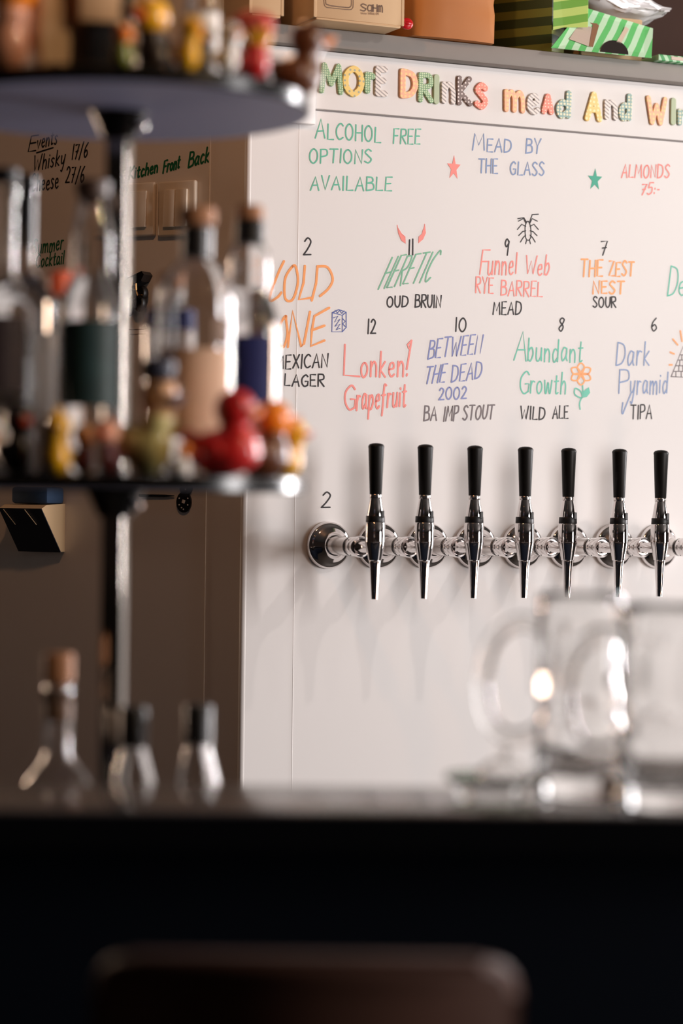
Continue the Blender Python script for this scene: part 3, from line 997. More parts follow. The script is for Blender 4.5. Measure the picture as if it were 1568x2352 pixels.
# print on its front
FRB = WR @ Matrix.Translation((0, -OUTB, 0))
FRB_loc = Matrix.Translation((-(ub0 + ub1) / 2, 0, -z_shelf1 - .0005))
def print_on(fr, parent, strokes, mtl, width, name, label=None, shift=(0, 0)):
    bm = BM()
    for k, st in enumerate(strokes):
        ribbon(bm, [(p[0] + shift[0], p[1] + shift[1]) for p in [on_wall(fr, x, y, 0.0006) for x, y in st]], width, -0.0006 - .00002 * (k % 4))
    for f in bm.faces:
        f.normal_update()
        if f.normal.y > 0:
            f.normal_flip()
    me = bpy.data.meshes.new(name); bm.to_mesh(me); bm.free(); me.materials.append(mtl)
    o = bpy.data.objects.new(name, me); COL.objects.link(o); o.parent = parent
    if label:
        o['label'] = label
    return o
shiftb = (-(ub0 + ub1) / 2, -(z_shelf1 + .0005))
logo = []
x = 828
logo += [catmull([(841, 12), (834, 9), (829, 12), (834, 17), (840, 20), (836, 25), (828, 23)])]
logo += [catmull([(853, 13), (847, 12), (844, 19), (847, 25), (854, 23)]), [(854, 12), (854, 26)]]
logo += [[(857, 11), (857, 26)], [(866, 11), (866, 27)], [(857, 18), (866, 19)][:2]]
logo += [[(857, 18), (866, 19)], [(855, 18), (857, 18)]]
logo += [[(869, 27), (869, 14)], catmull([(869, 16), (871, 13), (873, 16)]), [(873, 16), (873, 27)], catmull([(873, 16), (876, 13), (878, 17)]), [(878, 17), (878, 28)][:2]]
print_on(FRB, sahm_body, logo, M_CARDI, 0.0022, 'printed_logo', 'dark printed maker name', shiftb)
print_on(FRB, sahm_body, text_strokes('www', 829, 32, 842, 33, 5, 0, jit=0) + text_strokes('sahm', 845, 33, 860, 34, 7, 0, jit=0) + text_strokes('de', 863, 34, 870, 34, 7, 0, jit=0),
         mat('faint_print', (0.42, 0.28, 0.17), 0.8), 0.0009, 'printed_address', 'faint printed web address', shiftb)
print_on(FRB, sahm_body, [catmull([(744, -40), (744, 5), (749, 16), (760, 18), (800, 22), (809, 19), (811, 8), (811, -40)], 5), catmull([(748, -40), (748, 4), (752, 11), (762, 13), (798, 17), (805, 15), (807, 6), (807, -40)], 5),
                           [(749, 9), (762, 14), (800, 18), (806, 14)]], M_CARDI, 0.0012, 'printed_icon', 'printed rounded icon outline', shiftb)

ub2 = upx(575, 30, 0.075); ub3 = upx(648, 36, 0.075)
carton('cardboard_box', 'plain cardboard box left of the printed box, corner torn', ub2, ub3, 0.075, 0.16, 0.2, M_CARD, 'box')

def soft_box(name, w, d, h, bulge, m, parent, seed=0, cuts=7, crump=0.0, taper=0.0):
    bm = BM()
    bmesh.ops.create_cube(bm, size=1.0)
    bmesh.ops.subdivide_edges(bm, edges=bm.edges[:], cuts=cuts, use_grid_fill=True)
    for v in bm.verts:
        x, y, z = v.co.x * 2, v.co.y * 2, v.co.z + .5
        bx = (1 - z * z * .4) * bulge * (1 - y * y) * math.sin(PI * min(1, z + .15) * .9)
        by = bulge * (1 - x * x) * math.sin(PI * min(1, z + .15) * .9)
        X = x * w / 2 * (1 - taper * z) + (1 if x > 0 else -1) * bx * (abs(x) > .99)
        Y = y * d / 2 * (1 - taper * z) + (1 if y > 0 else -1) * by * (abs(y) > .99)
        Z = z * h
        if z > 0.02:
            nz = noise.noise_vector(Vector((X * 22 + seed, Y * 22, Z * 22)))
            X += nz.x * crump; Y += nz.y * crump
        v.co = (X, Y, Z)
    return finish(bm, name, m, parent, angle=60)

uk0 = upx(938, 70, .05); uk1 = upx(1149, 95, .05)
t = thing('paper_bag', 'brown kraft paper bag bulging beside the printed cardboard box', 'bag', shelf_pt((uk0 + uk1) / 2, .05 - .075), YAW_R)
soft_box('bag_body', uk1 - uk0 - .022, .14, .26, .020, M_KRAFT, t, 3, 9, .007)
bm = BM(); box(bm, -.05, .03, -.0835, -.081, .02, .2, .001, 1)
t2 = thing('red_tag', 'small shiny red plastic tag between printed box and kraft bag', 'tag', shelf_pt(upx(935, 66, .09), .088), YAW_R)
bm.free()
bm = BM(); ellipsoid(bm, (0, 0, .0105), (.0125, .006, .0105)); ellipsoid(bm, (.001, -.0045, .0105), (.008, .003, .004))
finish(bm, 'tag_body', mat('red_plastic', (0.5, 0.01, 0.015), 0.25), t2)
bm = BM(); tube(bm, [(-.012, 0, .011), (-.016, 0, .014), (-.02, .002, .010)], .0014, 8)
finish(bm, 'tag_loop', MATS['red_plastic'], t2)

# green striped bags and cartons
S_SHADED = pattern_mat('green_stripes_shaded', srgb(36, 62, 22), srgb(116, 122, 44), 'stripes', 30, 0.48, R(90), axes='Z')  # bag body: stripe colours darkened to stand for its shaded side
S_LITE = pattern_mat('green_stripes_light', srgb(110, 205, 120), srgb(205, 240, 205), 'stripes', 45, 0.5, R(140), axes='Z')
S_FLAP = pattern_mat('green_stripes_flap_lit', srgb(110, 170, 50), srgb(190, 215, 110), 'stripes', 34, 0.5, R(105), axes='Z')  # same bag's panel: stripe colours brightened as if lit
S_FLAT = pattern_mat('green_stripes_flat', srgb(70, 165, 95), srgb(190, 232, 195), 'stripes', 70, 0.5, R(30), axes='Z')
ug0 = upx(1153, 60, .05); ug1 = upx(1298, 100, .08)
ue = ug1
t = thing('striped_bag', 'tall green striped bag, body coloured as in shade, with an open side panel', 'bag', shelf_pt(ue, .030), YAW_R - R(55))
wg = .130
bm = BM(); box(bm, -wg, 0, 0.0, .055, 0, .25, .002, 2)
finish(bm, 'bag_body', S_SHADED, t)
bm = BM()
pts = [(0.002, .0, .040), (.016, .014, .046), (.052, .046, .049), (.052, .046, .25), (0.002, .0, .25)]
a = [bm.verts.new(p) for p in pts]; b = [bm.verts.new((p[0], p[1] + .0012, p[2])) for p in pts]
bm.faces.new(a); bm.faces.new(b[::-1])
for i in range(5):
    bm.faces.new((a[i], b[i], b[(i + 1) % 5], a[(i + 1) % 5]))
finish(bm, 'side_panel', S_FLAP, t, smooth=False)

# open striped carton, tipped
uo0 = upx(1264, 120, .06); uo1 = upx(1488, 135, .05)
t = thing('striped_carton', 'open light green striped carton printed with a cup and spoon', 'carton', shelf_pt(uo0, .062), YAW_R)
wc = uo1 - uo0
bm = BM()
front = [(.0, 0, .0), (wc, 0, .0), (wc + .034, .05, .068), (.098, .05, .094)]
back = [(p[0] + .0, p[1] + .002, p[2]) for p in front]
a = [bm.verts.new(p) for p in front]; b = [bm.verts.new(p) for p in back]
bm.faces.new(a); bm.faces.new(b[::-1])
for i in range(4):
    bm.faces.new((a[i], b[i], b[(i + 1) % 4], a[(i + 1) % 4]))
front_o = finish(bm, 'front_panel', S_LITE, t, smooth=False)
bm = BM(); box(bm, .10, wc + .018, .062, .19, 0, .085, .002, 1)
finish(bm, 'carton_body', M_CARD, t)
def panel_pt(x, z):          # a point on the slanted front panel
    return Vector((x, z / .083 * .05 - .0012, z))
bm = BM()
cx = .137
vs = [bm.verts.new(panel_pt(cx + .034 * math.cos(a) * .9 + .02 * math.sin(a) * .5, .002 + .028 * max(0, math.sin(a)))) for a in np.linspace(0, PI, 14)]
bm.faces.new(vs)
finish(bm, 'printed_spoon_bowl', mat('print_dark', (0.02, 0.012, 0.01), 0.6), front_o, smooth=False)
bm = BM()
for q in [[(.150, .027), (.159, .024), (.189, .058), (.183, .063)]]:
    bm.faces.new([bm.verts.new(panel_pt(x, z)) for x, z in q])
finish(bm, 'printed_spoon_handle', mat('print_cream', (0.75, 0.62, 0.48), 0.6), front_o, smooth=False)
bm = BM()
bm.faces.new([bm.verts.new(panel_pt(x, z) + Vector((0, -.0006, 0))) for x, z in [(.045, .022), (.086, .010), (.118, .062), (.098, .078)]])
finish(bm, 'printed_cup', mat('print_pale', (0.62, 0.50, 0.42), 0.6), front_o, smooth=False)
bm = BM()
bm.faces.new([bm.verts.new(panel_pt(x, z) + Vector((0, -.0012, 0))) for x, z in [(.084, .011), (.092, .010), (.122, .058), (.114, .068), (.096, .080), (.092, .072), (.108, .058)]])
finish(bm, 'printed_cup_lid', mat('print_brown', (0.30, 0.15, 0.08), 0.6), front_o, smooth=False)

# crumpled foil pouch lying on the carton
uf0 = upx(1375, 20, .0); uf1 = upx(1556, 30, .0)
t = thing('foil_pouch', 'crumpled white and silver foil pouch lying on the striped carton', 'pouch', WR @ Vector(((uf0 + uf1) / 2 - .006, .078, z_shelf1 + .090)), YAW_R)
bm = BM()
bmesh.ops.create_cube(bm, size=1.0)
bmesh.ops.subdivide_edges(bm, edges=bm.edges[:], cuts=14, use_grid_fill=True)
for v in bm.verts:
    x, y, z = v.co * 2
    th = (1 - abs(x) ** 3 * .75) * (1 - y * y * .6)
    n1 = noise.noise_vector(Vector((x * 2.6, y * 2.6, z * 1.5)) + Vector((5, 1, 3)))
    n2 = noise.noise_vector(Vector((x * 6, y * 6, z * 3)))
    v.co = (x * (uf1 - uf0) / 2 + n1.x * .006 + n2.x * .003, y * .06 + n1.y * .008 + n2.y * .003, z * .027 * th + .03 + n1.z * .006 + n2.z * .005 - x * .006)
finish(bm, 'pouch_body', mat('white_foil', (0.85, 0.85, 0.87), 0.3, metal=0.12), t, angle=25)
# flat striped packet
up0 = upx(1512, 140, .05); up1 = upx(1620, 150, .05)
t = thing('striped_packet', 'flat green striped packet lying at the shelf edge, far right', 'packet', shelf_pt(up0, .05), YAW_R)
bm = BM(); box(bm, .0, up1 - up0, 0, .11, 0, .012, .002, 2)
pb = finish(bm, 'packet_body', S_FLAT, t)
bm = BM(); box(bm, .028, .07, -.001, .002, .003, .010, .0005, 1)
finish(bm, 'packet_label', MATS['print_pale'], pb)

# ------------------------------------------------------------------ things on the shaded wall
def wl(x, out, z):
    return WL @ Vector((x, -out, z))
def switch(x0, x1, y0, y1, label, rockers):
    a = on_wall(WL, x0, y1); b = on_wall(WL, x1, y0)
    w, h = b[0] - a[0], b[1] - a[1]
    t = thing('light_switch', label, 'light switch', wl((a[0] + b[0]) / 2, 0, (a[1] + b[1]) / 2), YAW_L, 'light switches on the shaded wall')
    bm = BM(); box(bm, -w / 2, w / 2, -.011, 0, -h / 2, h / 2, .004, 3)
    finish(bm, 'switch_plate', M_SWITCH, t)
    rw = w * .62
    for k in range(rockers):
        x = -rw / 2 + rw * k / rockers
        bm = BM()
        box(bm, x + .0005, x + rw / rockers - .0005, -.0165, -.010, -h * .34, h * .34, .0012, 2)
        for v in bm.verts:
            v.co.y += (v.co.z / h) * .004
        finish(bm, 'rocker', M_SWITCH, t)
switch(278, 362, 419, 546, 'cream light switch with one rocker, half hidden by the rack pole', 1)
switch(368, 456, 414, 545, 'cream double light switch under the word Back', 2)

# wedge holder
a = on_wall(WL, 52, 1265); b = on_wall(WL, 150, 1130)
t = thing('wedge_holder', 'dark wedge-shaped holder with pale sides hanging low on the shaded wall', 'holder', wl((a[0] + b[0]) / 2, 0, a[1]), YAW_L)
w = (b[0] - a[0]); h = b[1] - a[1]
bm = BM()
pr = [(-.0, 0), (-.012, 0), (-.075, h * .72), (-.06, h * .78), (0, h * .80)]
va = [bm.verts.new((-w / 2, y, z)) for y, z in pr]; vb = [bm.verts.new((w / 2, y, z)) for y, z in pr]
bm.faces.new(va); bm.faces.new(vb[::-1])
for i in range(5):
    bm.faces.new((va[i], vb[i], vb[(i + 1) % 5], va[(i + 1) % 5]))
finish(bm, 'holder_body', mat('pale_board', (0.60, 0.42, 0.24), 0.6), t, smooth=False)
bm = BM()
dr = Vector((-.075 + .012, h * .72))
q = [(-w / 2, -.0135, -.001), (w / 2, -.0135, -.001), (w / 2, -.0775, h * .72), (-w / 2, -.0775, h * .72)]
va = [bm.verts.new(p) for p in q]; vb = [bm.verts.new((p[0], p[1] + .002, p[2])) for p in q]
bm.faces.new(va); bm.faces.new(vb[::-1])
for i in range(4):
    bm.faces.new((va[i], vb[i], vb[(i + 1) % 4], va[(i + 1) % 4]))
fp = finish(bm, 'front_face', mat('dark_blue_cover', (0.012, 0.018, 0.035), 0.45), t, smooth=False)
bm = BM()
for k in (.12, .62):
    tube(bm, [(-w / 2 + w * k, -.078, h * .70), (-w / 2 + w * (k + .12), -.056, h * .45)], .0007, 6)
finish(bm, 'pale_crease', MATS['pale_board'], fp)
bm = BM(); box(bm, -w * .36, w * .5, -.058, -.002, h * .80, h * 1.08, .006, 2)
finish(bm, 'blue_wad', mat('blue_cloth', (0.02, 0.05, 0.11), 0.8, bump=.4, bscale=60), t)

# dotted black tag and thin rod
cx, cz = on_wall(WL, 424, 1152)
t = thing('dotted_tag', 'small black tag with white dots pinned under the middle tier', 'tag', wl(cx, 0, cz), YAW_L)
bm = BM()
prism(bm, [(.0155 * math.cos(a) * (1.0 if math.sin(a) > -.5 else 1.02), .019 * math.sin(a) - .001) for a in np.linspace(0, 2 * PI, 18, endpoint=False)], -.004, 0)
prism(bm, [(.013 * math.cos(a) + .004, .013 * math.sin(a) + .024) for a in np.linspace(0, 2 * PI, 18, endpoint=False)], -.0038, 0)
finish(bm, 'tag_body', M_BLACKG, t, smooth=False)
bm = BM()
for x, z in [(-.009, .006), (.009, .006), (-.009, -.006), (.009, -.006), (0, -.014), (-.004, -.011), (.004, .022), (-.003, .03), (.010, .028)]:
    closed_lathe(bm, [(.0014, 0), (.0014, .0004)], 8, Matrix.Translation((x, -.0041, z)) @ Matrix.Rotation(R(90), 4, 'X'))
box(bm, -.003, .003, -.0044, -.004, -.003, .003, 0, mtx=Matrix.Rotation(R(20), 4, 'Y'))
finish(bm, 'white_dots', mat('white_dot', (0.7, 0.65, 0.6), 0.5), t)
xa, za = on_wall(WL, 322, 1138); xb, zb = on_wall(WL, 402, 1139)
bm = BM(); tube(bm, [(xa, -.003, za), (xb - .02, -.003, zb), (xb, -.003, zb)], [.0025, .0022, .0008], 8)
o = finish(bm, 'thin_rod', M_BLACKG); o.matrix_world = WL
tag(o, 'thin black rod fixed level on the shaded wall by the dotted tag', 'rod')

# black wall fitting with wheels and brass clip
cx, cz = on_wall(WL, 325, 690)
t = thing('wall_fitting', 'small black wall fitting with wheels and brass clips behind the rack pole', 'wall fitting', wl(cx, 0, cz), YAW_L)
K = 1 / 1270.0
def wpt(px, py):
    return ((px - 325) * K * 1.1, (690 - py) * K)
bm = BM(); prism(bm, [wpt(300, 645), wpt(346, 626), wpt(352, 634), wpt(345, 648), wpt(325, 658), wpt(318, 668), wpt(300, 672)], -.03, 0)
finish(bm, 'bracket', M_BLACKG, t, smooth=False)
bm = BM(); prism(bm, [wpt(300, 672), wpt(318, 682), wpt(312, 694), wpt(304, 722), wpt(298, 726)], -.006, 0)
finish(bm, 'lower_fin', M_BLACK, t, smooth=False)
for (px, py, rr) in ((333, 698, 13), (338, 675, 11), (308, 675, 10)):
    bm = BM()
    x, z = wpt(px, py)
    prof = [(rr * K * 1.0, .0), (rr * K * 1.25, .004), (rr * K * 1.25, .010), (rr * K, .014), (rr * K * .5, .012)]
    closed_lathe(bm, prof, 24, Matrix.Translation((x, -.008, z)) @ Matrix.Rotation(R(90), 4, 'X') @ Matrix.Diagonal((1, 1.25, 1, 1)))
    finish(bm, 'wheel', M_BLACK, t)
bm = BM()
for p0, p1 in (((326, 650), (321, 665)), ((334, 654), (335, 670)), ((321, 665), (335, 670)), ((335, 672), (339, 682)), ((339, 681), (349, 681)), ((316, 670), (312, 676)), ((324, 688), (327, 688))):
    a, b = wpt(*p0), wpt(*p1)
    tube(bm, [(a[0], -.031, a[1]), (b[0], -.031, b[1])], .0012, 8)
finish(bm, 'brass_clip', M_BRASS, t)

# ------------------------------------------------------------------ bar counter and stool
BAR_Z = 1.144
BY = 2.375
def yaw_box(name, m, parent, *b, bevel=0.0):
    bm = BM(); box(bm, *b, bevel, 2)
    return finish(bm, name, m, parent)
bar = thing('bar_counter', 'dark bar counter with a glossy raised top and navy front', 'bar counter', (0, BY, 0), R(1.5))
yaw_box('counter_top', M_BAR, bar, -1.6, 2.0, 0.0, 0.225, BAR_Z - .038, BAR_Z, bevel=.004)
yaw_box('front_panel', M_BARF, bar, -1.58, 1.98, 0.05, 0.09, 0.0, BAR_Z - .038)
yaw_box('counter_edge', mat('matte_black_edge', (0.004, 0.004, 0.005), 0.9, spec=0.05), bar, -1.6, 2.0, -0.004, 0.0, BAR_Z - .038, BAR_Z - .003)
wsf = thing('work_surface', 'dark lower work surface behind the bar counter', 'work surface', (0, 2.475, 0), 0)
yaw_box('worktop', M_BLACKG, wsf, -1.5, 1.9, 0.06, 0.56, .955, .985)
yaw_box('cabinet_body', M_BARF, wsf, -1.48, 1.88, 0.08, 0.52, .0, .955)

xl = at_depth(200, 2250, 2.0).x; xr_ = at_depth(1205, 2250, 2.0).x
ztop = at_depth(900, 2203, 2.0).z
st = thing('bar_stool', 'brown wooden bar stool with a rounded backrest in front of the bar', 'bar stool', ((xl + xr_) / 2, 2.0, 0), 0)
hw_ = (xr_ - xl) / 2
def rrect(hw, z0, z1, r, n=8):
    pts = []
    for cx, cz, a0 in ((hw - r, z1 - r, 0), (-hw + r, z1 - r, 90), (-hw + r, z0 + r, 180), (hw - r, z0 + r, 270)):
        for k in range(n + 1):
            a = R(a0 + 90 * k / n)
            pts.append((cx + r * math.cos(a), cz + r * math.sin(a)))
    return pts
bm = BM(); prism(bm, rrect(hw_, ztop - .2, ztop, .038), -.014, .014)
es = [e for e in bm.edges if abs(e.verts[0].co.y - e.verts[1].co.y) < 1e-6]
bmesh.ops.bevel(bm, geom=es, offset=.011, segments=4, affect='EDGES', profile=.5)
for v in bm.verts:
    v.co.y += -.065 * (1 - abs(v.co.x / hw_) ** 3.2) + .045
finish(bm, 'backrest', M_WOOD, st, angle=60)
bm = BM(); box(bm, -.19, .19, .02, .36, .755, .79, .012, 3)
finish(bm, 'seat', M_WOOD, st)
for s in (-1, 1):
    bm = BM(); tube(bm, [(s * .12, .03, .77), (s * .12, .02, ztop - .1)], .011, 12)
    finish(bm, 'back_post', M_BLACK, st)
    for y in (.06, .32):
        bm = BM(); tube(bm, [(s * .16, y, .76), (s * .20, y + (.04 if y > .2 else -.04), 0)], .013, 12)
        finish(bm, 'leg', M_BLACK, st)
bm = BM()
tube(bm, [(-.185, .03, .28), (.185, .03, .28), (.185, .35, .28), (-.185, .35, .28), (-.185, .03, .28)], .009, 10)
finish(bm, 'foot_ring', M_BLACK, st)

# ------------------------------------------------------------------ beer mugs on the bar
def mug(px, Y, h, r, ang, label, zb=BAR_Z):
    c = at_depth(px, 1700, Y)
    t = thing('beer_mug', label, 'beer mug', (c.x, c.y, zb + .0003), ang, 'glass beer mugs on the bar')
    N = 8
    def dimple(a, z, rr):
        if rr < r * .8:
            return 0
        d = 0
        for (zc, hh, dep) in ((h * .66, h * .205, .0032), (h * .24, h * .15, .0016)):
            ph = ((a * N / (2 * PI)) % 1.0) - .5
            q = (ph / .46) ** 2 + ((z - zc) / hh) ** 2
            if q < 1:
                d -= dep * (1 - q) ** 0.8
        zz = (z - h * .425) / (h * .035)
        d -= .0036 * math.exp(-zz * zz)
        return d
    prof = [(0, .004), (r * .55, .003), (r * .82, 0), (r * .95, .002)]
    nz = 44
    prof += [(r, .006 + (h - .010 - .006) * k / nz) for k in range(nz + 1)]
    prof += [(r - .0012, h - .0022), (r - .0030, h), (r - .0050, h - .002), (r - .0062, h - .012)]
    prof += [(r - .0066, h * .6), (r - .0070, h * .3), (r - .0072, h * .13), (r - .016, h * .105), (r * .4, h * .098), (0, h * .10)]
    bm = BM(); lathe(bm, prof, 96, None, lambda a, z, rr: dimple(a, z, rr) if rr > r * .97 and z > .004 else 0)
    finish(bm, 'mug_body', M_GLASSG, t, angle=60)
    pts = smooth_prof([(-(r - .004), h * .83), (-(r + .018), h * .855), (-(r + .044), h * .77), (-(r + .055), h * .60), (-(r + .053), h * .42), (-(r + .036), h * .30), (-(r + .012), h * .29), (-(r - .003), h * .33)], 5)
    bm = BM(); tube(bm, [(x, 0, z) for x, z in pts], .0088, 16, sx=1.25)
    finish(bm, 'handle', M_GLASSG, t, angle=60)
mug(1330, 2.528, .212, .0455, R(-3), 'dimpled glass beer mug standing whole beside the glass dish')
mug(1528, 2.440, .205, .0475, R(4), 'dimpled glass beer mug cut by the right edge of the photo')

# low glass dish with glass lid
c = at_depth(1130, 1760, 2.50)
t = thing('glass_dish', 'low clear glass dish on short feet left of the beer mugs', 'dish', (c.x, c.y, BAR_Z + .0003))
bm = BM(); lathe(bm, [(0, .014), (.040, .014), (.0485, .019), (.0495, .0225), (.0480, .0245), (.044, .0205), (.038, .0185), (0, .0185)], 56)
finish(bm, 'dish_plate', mat('green_tint_glass', (0.80, 0.93, 0.82), 0.0, trans=1.0, ior=1.5), t)
for k in range(4):
    a = R(45 + 90 * k)
    bm = BM(); closed_lathe(bm, [(.0045, 0), (.0062, .003), (.0050, .0143)], 16, Matrix.Translation((.043 * math.cos(a), .043 * math.sin(a), 0)))
    finish(bm, 'foot', M_GLASSG, t)
t = thing('glass_cloche', 'small clear glass dome with a knob resting on the low glass dish', 'cloche', (c.x + .012, c.y, BAR_Z + .0190))
bm = BM(); lathe(bm, [(.026, 0), (.0285, 0), (.0285, .003), (.024, .014), (.012, .0215), (0, .023), ][::1] + [], 40)
bm.free()
bm = BM(); lathe(bm, [(0, .0200), (.0115, .0185), (.022, .011), (.0262, .0), (.0285, .0), (.0285, .003), (.024, .0135), (.0125, .0212), (0, .0228)], 40)
finish(bm, 'dome', M_GLASSG, t)
bm = BM(); closed_lathe(bm, [(.003, .0226), (.003, .026), (.006, .029), (.0055, .033), (.002, .035)], 20)
finish(bm, 'knob', M_GLASSG, t)

# ------------------------------------------------------------------ three-tier rack
RY = 2.765
rc = at_depth(264, 1110, RY)
RX = rc.x
TZ = [1.018, 1.475, 1.907]      # top faces
TR = 0.219
TT = 0.0170
rack = thing('tiered_rack', 'three tier round bottle rack with black tiers on a square pole', 'rack', (RX, RY, .9855))
for k, z in enumerate(TZ):
    z -= .9855
    bm = BM(); closed_lathe(bm, [(TR - .003, z - TT), (TR, z - TT + .002), (TR, z - .002), (TR - .003, z)], 96)
    for f in bm.faces:
        f.material_index = 1 if (f.calc_center_median().z < z - TT + .0005) else 0
    finish(bm, 'tier', [M_RIM, M_UNDER], rack, angle=30)
    if k:
        bm = BM(); closed_lathe(bm, [(.0185, z - TT - .03), (.020, z - TT - .028), (.030, z - TT - .006), (.034, z - TT)], 32)
        cl = finish(bm, 'tier_collar', M_RIM, rack)
        bm = BM(); closed_lathe(bm, [(.005, 0), (.0055, .008), (.003, .011)], 16, Matrix.Translation((.022, -.012, z - TT - .018)) @ Matrix.Rotation(R(62), 4, 'Y'))
        finish(bm, 'collar_screw', M_CHROME2, cl)
bm = BM()
s = .0125
mt = Matrix.Rotation(R(-8), 4, 'Z')
box(bm, -s, s, -s, s, .02, 1.35, .0012, 2, mt)
finish(bm, 'pole', M_POLE, rack)
# foot ring under the lowest tier
bm = BM(); closed_lathe(bm, [(.12, 0.0), (.12, .012), (.10, .0165)], 48)
finish(bm, 'base', M_RIM, rack)

# ---- bottles
def bottle(label, px, Y, tier, prof, parts, group='bottles on the middle tier', glass=None, th=.0028, rot=0.0, fill=None):
    """prof: outer (r,z) from base to lip; parts: list of (name, kind, args)"""
    c = at_depth(px, 1110 if tier else 1700, Y)
    # keep the column of the photo: the roll is small, so take x at the bottle's middle height
    t = thing('spirit_bottle', label, 'bottle', (c.x, c.y, TZ[tier] + .0004), rot, group)
    g = glass or M_GLASS
    outer = [(0, .004), (prof[0][0] * .7, .002)] + prof
    inner = []
    for r, z in prof[::-1]:
        inner.append((max(r - th, .003), z))
    if fill:                                   # clear spirit up to 'fill': the body is solid to the eye
        rf = [p[0] for p in inner if p[1] > fill][-1]
        inner = [p for p in inner if p[1] > fill] + [(rf, fill + .0006), (rf * .9, fill), (0, fill)]
    else:
        inner = [p for p in inner if p[1] > .009]
        inner += [(max(prof[0][0] - th * 2.2, .003), .009), (0, .0095)]
    bm = BM(); lathe(bm, outer + inner, 44)
    finish(bm, 'glass_body', g, t, angle=50)
    for nm, m, pr in parts:
        if nm == 'label':
            r, z0, z1, a0, a1 = pr
            bm = BM()
            n = 28
            rings = []
            for (rr, z) in ((r + .0003, z0), (r + .0009, z0), (r + .0009, z1), (r + .0003, z1)):
                rings.append([bm.verts.new((rr * math.cos(a0 + (a1 - a0) * i / n), rr * math.sin(a0 + (a1 - a0) * i / n), z)) for i in range(n + 1)])
            for q in range(4):
                A, B = rings[q], rings[(q + 1) % 4]
                for i in range(n):
                    bm.faces.new((A[i], A[i + 1], B[i + 1], B[i]))
            bm.faces.new([rings[q][0] for q in range(4)]); bm.faces.new([rings[q][-1] for q in range(4)][::-1])
            finish(bm, 'label_sheet', m, t, angle=50)
        else:
            bm = BM(); closed_lathe(bm, pr, 36)
            finish(bm, nm, m, t)
    return t

def bz(py, tier=1):        # height above the tier that photo row py shows at the rack
    base = 1090 if tier == 1 else 1990
    return (base - py) / 2015.0
PX = 1 / 2015.0
LB_DARK = mat('label_plum', (0.03, 0.018, 0.022), 0.6, vary=.6, vscale=40)
LB_TEAL = mat('label_teal', (0.010, 0.034, 0.038), 0.55, vary=.9, vscale=28)
LB_BEIGE = mat('label_beige', (0.55, 0.36, 0.25), 0.7, vary=.12, vscale=30)
LB_BLUE = mat('label_blue', (0.014, 0.018, 0.085), 0.6, spec=0.15, vary=.3, vscale=30)
LB_BROWN = mat('label_brown', (0.16, 0.09, 0.055), 0.6, vary=.3, vscale=40)
LB_GREY = mat('label_grey', (0.35, 0.30, 0.27), 0.6, vary=.2, vscale=40)
def body(r, sh0, sh1, rn, lip, rl=None):
    """straight body to sh0, shoulder to sh1, neck of radius rn up to lip"""
    p = [(r * .92, 0.0008), (r, .006), (r, sh0)]
    for k in range(1, 9):
        t_ = k / 8
        s_ = (math.cos(PI * t_) + 1) / 2
        p.append((rn + (r - rn) * s_, sh0 + (sh1 - sh0) * t_))
    rl = rl or rn * 1.18
    p += [(rn, lip - .022), (rl, lip - .018), (rl, lip - .002), (rl - .0012, lip)]
    return p
F0, F1 = R(-165), R(-15)
bottle('clear bottle with dark plum label at the left edge of the middle tier', 2, 2.72, 1, body(.0375, bz(735), bz(628), .0145, bz(425)),
       [('stopper', M_BLACK, [(.010, bz(430)), (.0165, bz(424)), (.0165, bz(402)), (.014, bz(399))]), ('label', LB_DARK, (.0375, bz(905), bz(737), R(-150), R(-40)))], fill=bz(690))
bottle('tall bottle with a long black foil neck behind the leftmost bottle', 44, 2.80, 1, body(.0425, bz(700), bz(590), .0150, bz(404), .0165),
       [('neck_foil', M_FOIL, [(.0158, bz(560)), (.0158, bz(425)), (.0175, bz(422)), (.0175, bz(396)), (.0155, bz(392))]), ('label', LB_GREY, (.0425, bz(960), bz(760), F0, F1))], fill=bz(640))
bottle('clear bottle with dark teal label left of the rack pole', 206, 2.704, 1,
       [(.0345, .0008), (.0372, .006), (.0372, bz(730)), (.0362, bz(712)), (.0330, bz(690)), (.0280, bz(664)), (.0240, bz(645)), (.0226, bz(625)), (.0224, bz(552)), (.0205, bz(530)), (.0165, bz(480)), (.0155, bz(466))],
       [('stopper', mat('dark_stopper', (.05, .025, .018), .5), [(.010, bz(480)), (.0150, bz(466)), (.0190, bz(462)), (.0195, bz(430)), (.016, bz(426))]), ('label', LB_TEAL, (.0372, bz(938), bz(745), R(-145), R(-25)))], fill=bz(650))
bottle('slim bottle with an orange red cap between two left bottles', 132, 2.862, 1, body(.021, bz(720), bz(680), .011, bz(650), .0125),
       [('cap', mat('orange_red_cap', (0.85, 0.13, 0.05), .4), [(.0135, bz(658)), (.0135, bz(608)), (.012, bz(604))])], fill=bz(720))
bottle('wide bottle with beige label and brown cork right of the pole', 446, 2.708, 1,
       [(.041, .0008), (.0440, .006), (.0440, bz(700)), (.0432, bz(684)), (.0405, bz(664)), (.0350, bz(642)), (.0270, bz(620)), (.0200, bz(606)), (.0172, bz(597)), (.0160, bz(590)), (.0155, bz(532))],
       [('neck_foil', M_FOIL, [(.0172, bz(598)), (.0176, bz(532)), (.0155, bz(529))]),
        ('cork', M_CORK, [(.0110, bz(530)), (.0110, bz(524)), (.0205, bz(522)), (.0205, bz(489)), (.0185, bz(485))]),
        ('label', LB_BEIGE, (.0440, bz(1006), bz(806), R(-148), R(-26))),
        ('label', LB_BROWN, (.0440, bz(798), bz(735), R(-62), R(-35)))], fill=bz(815))
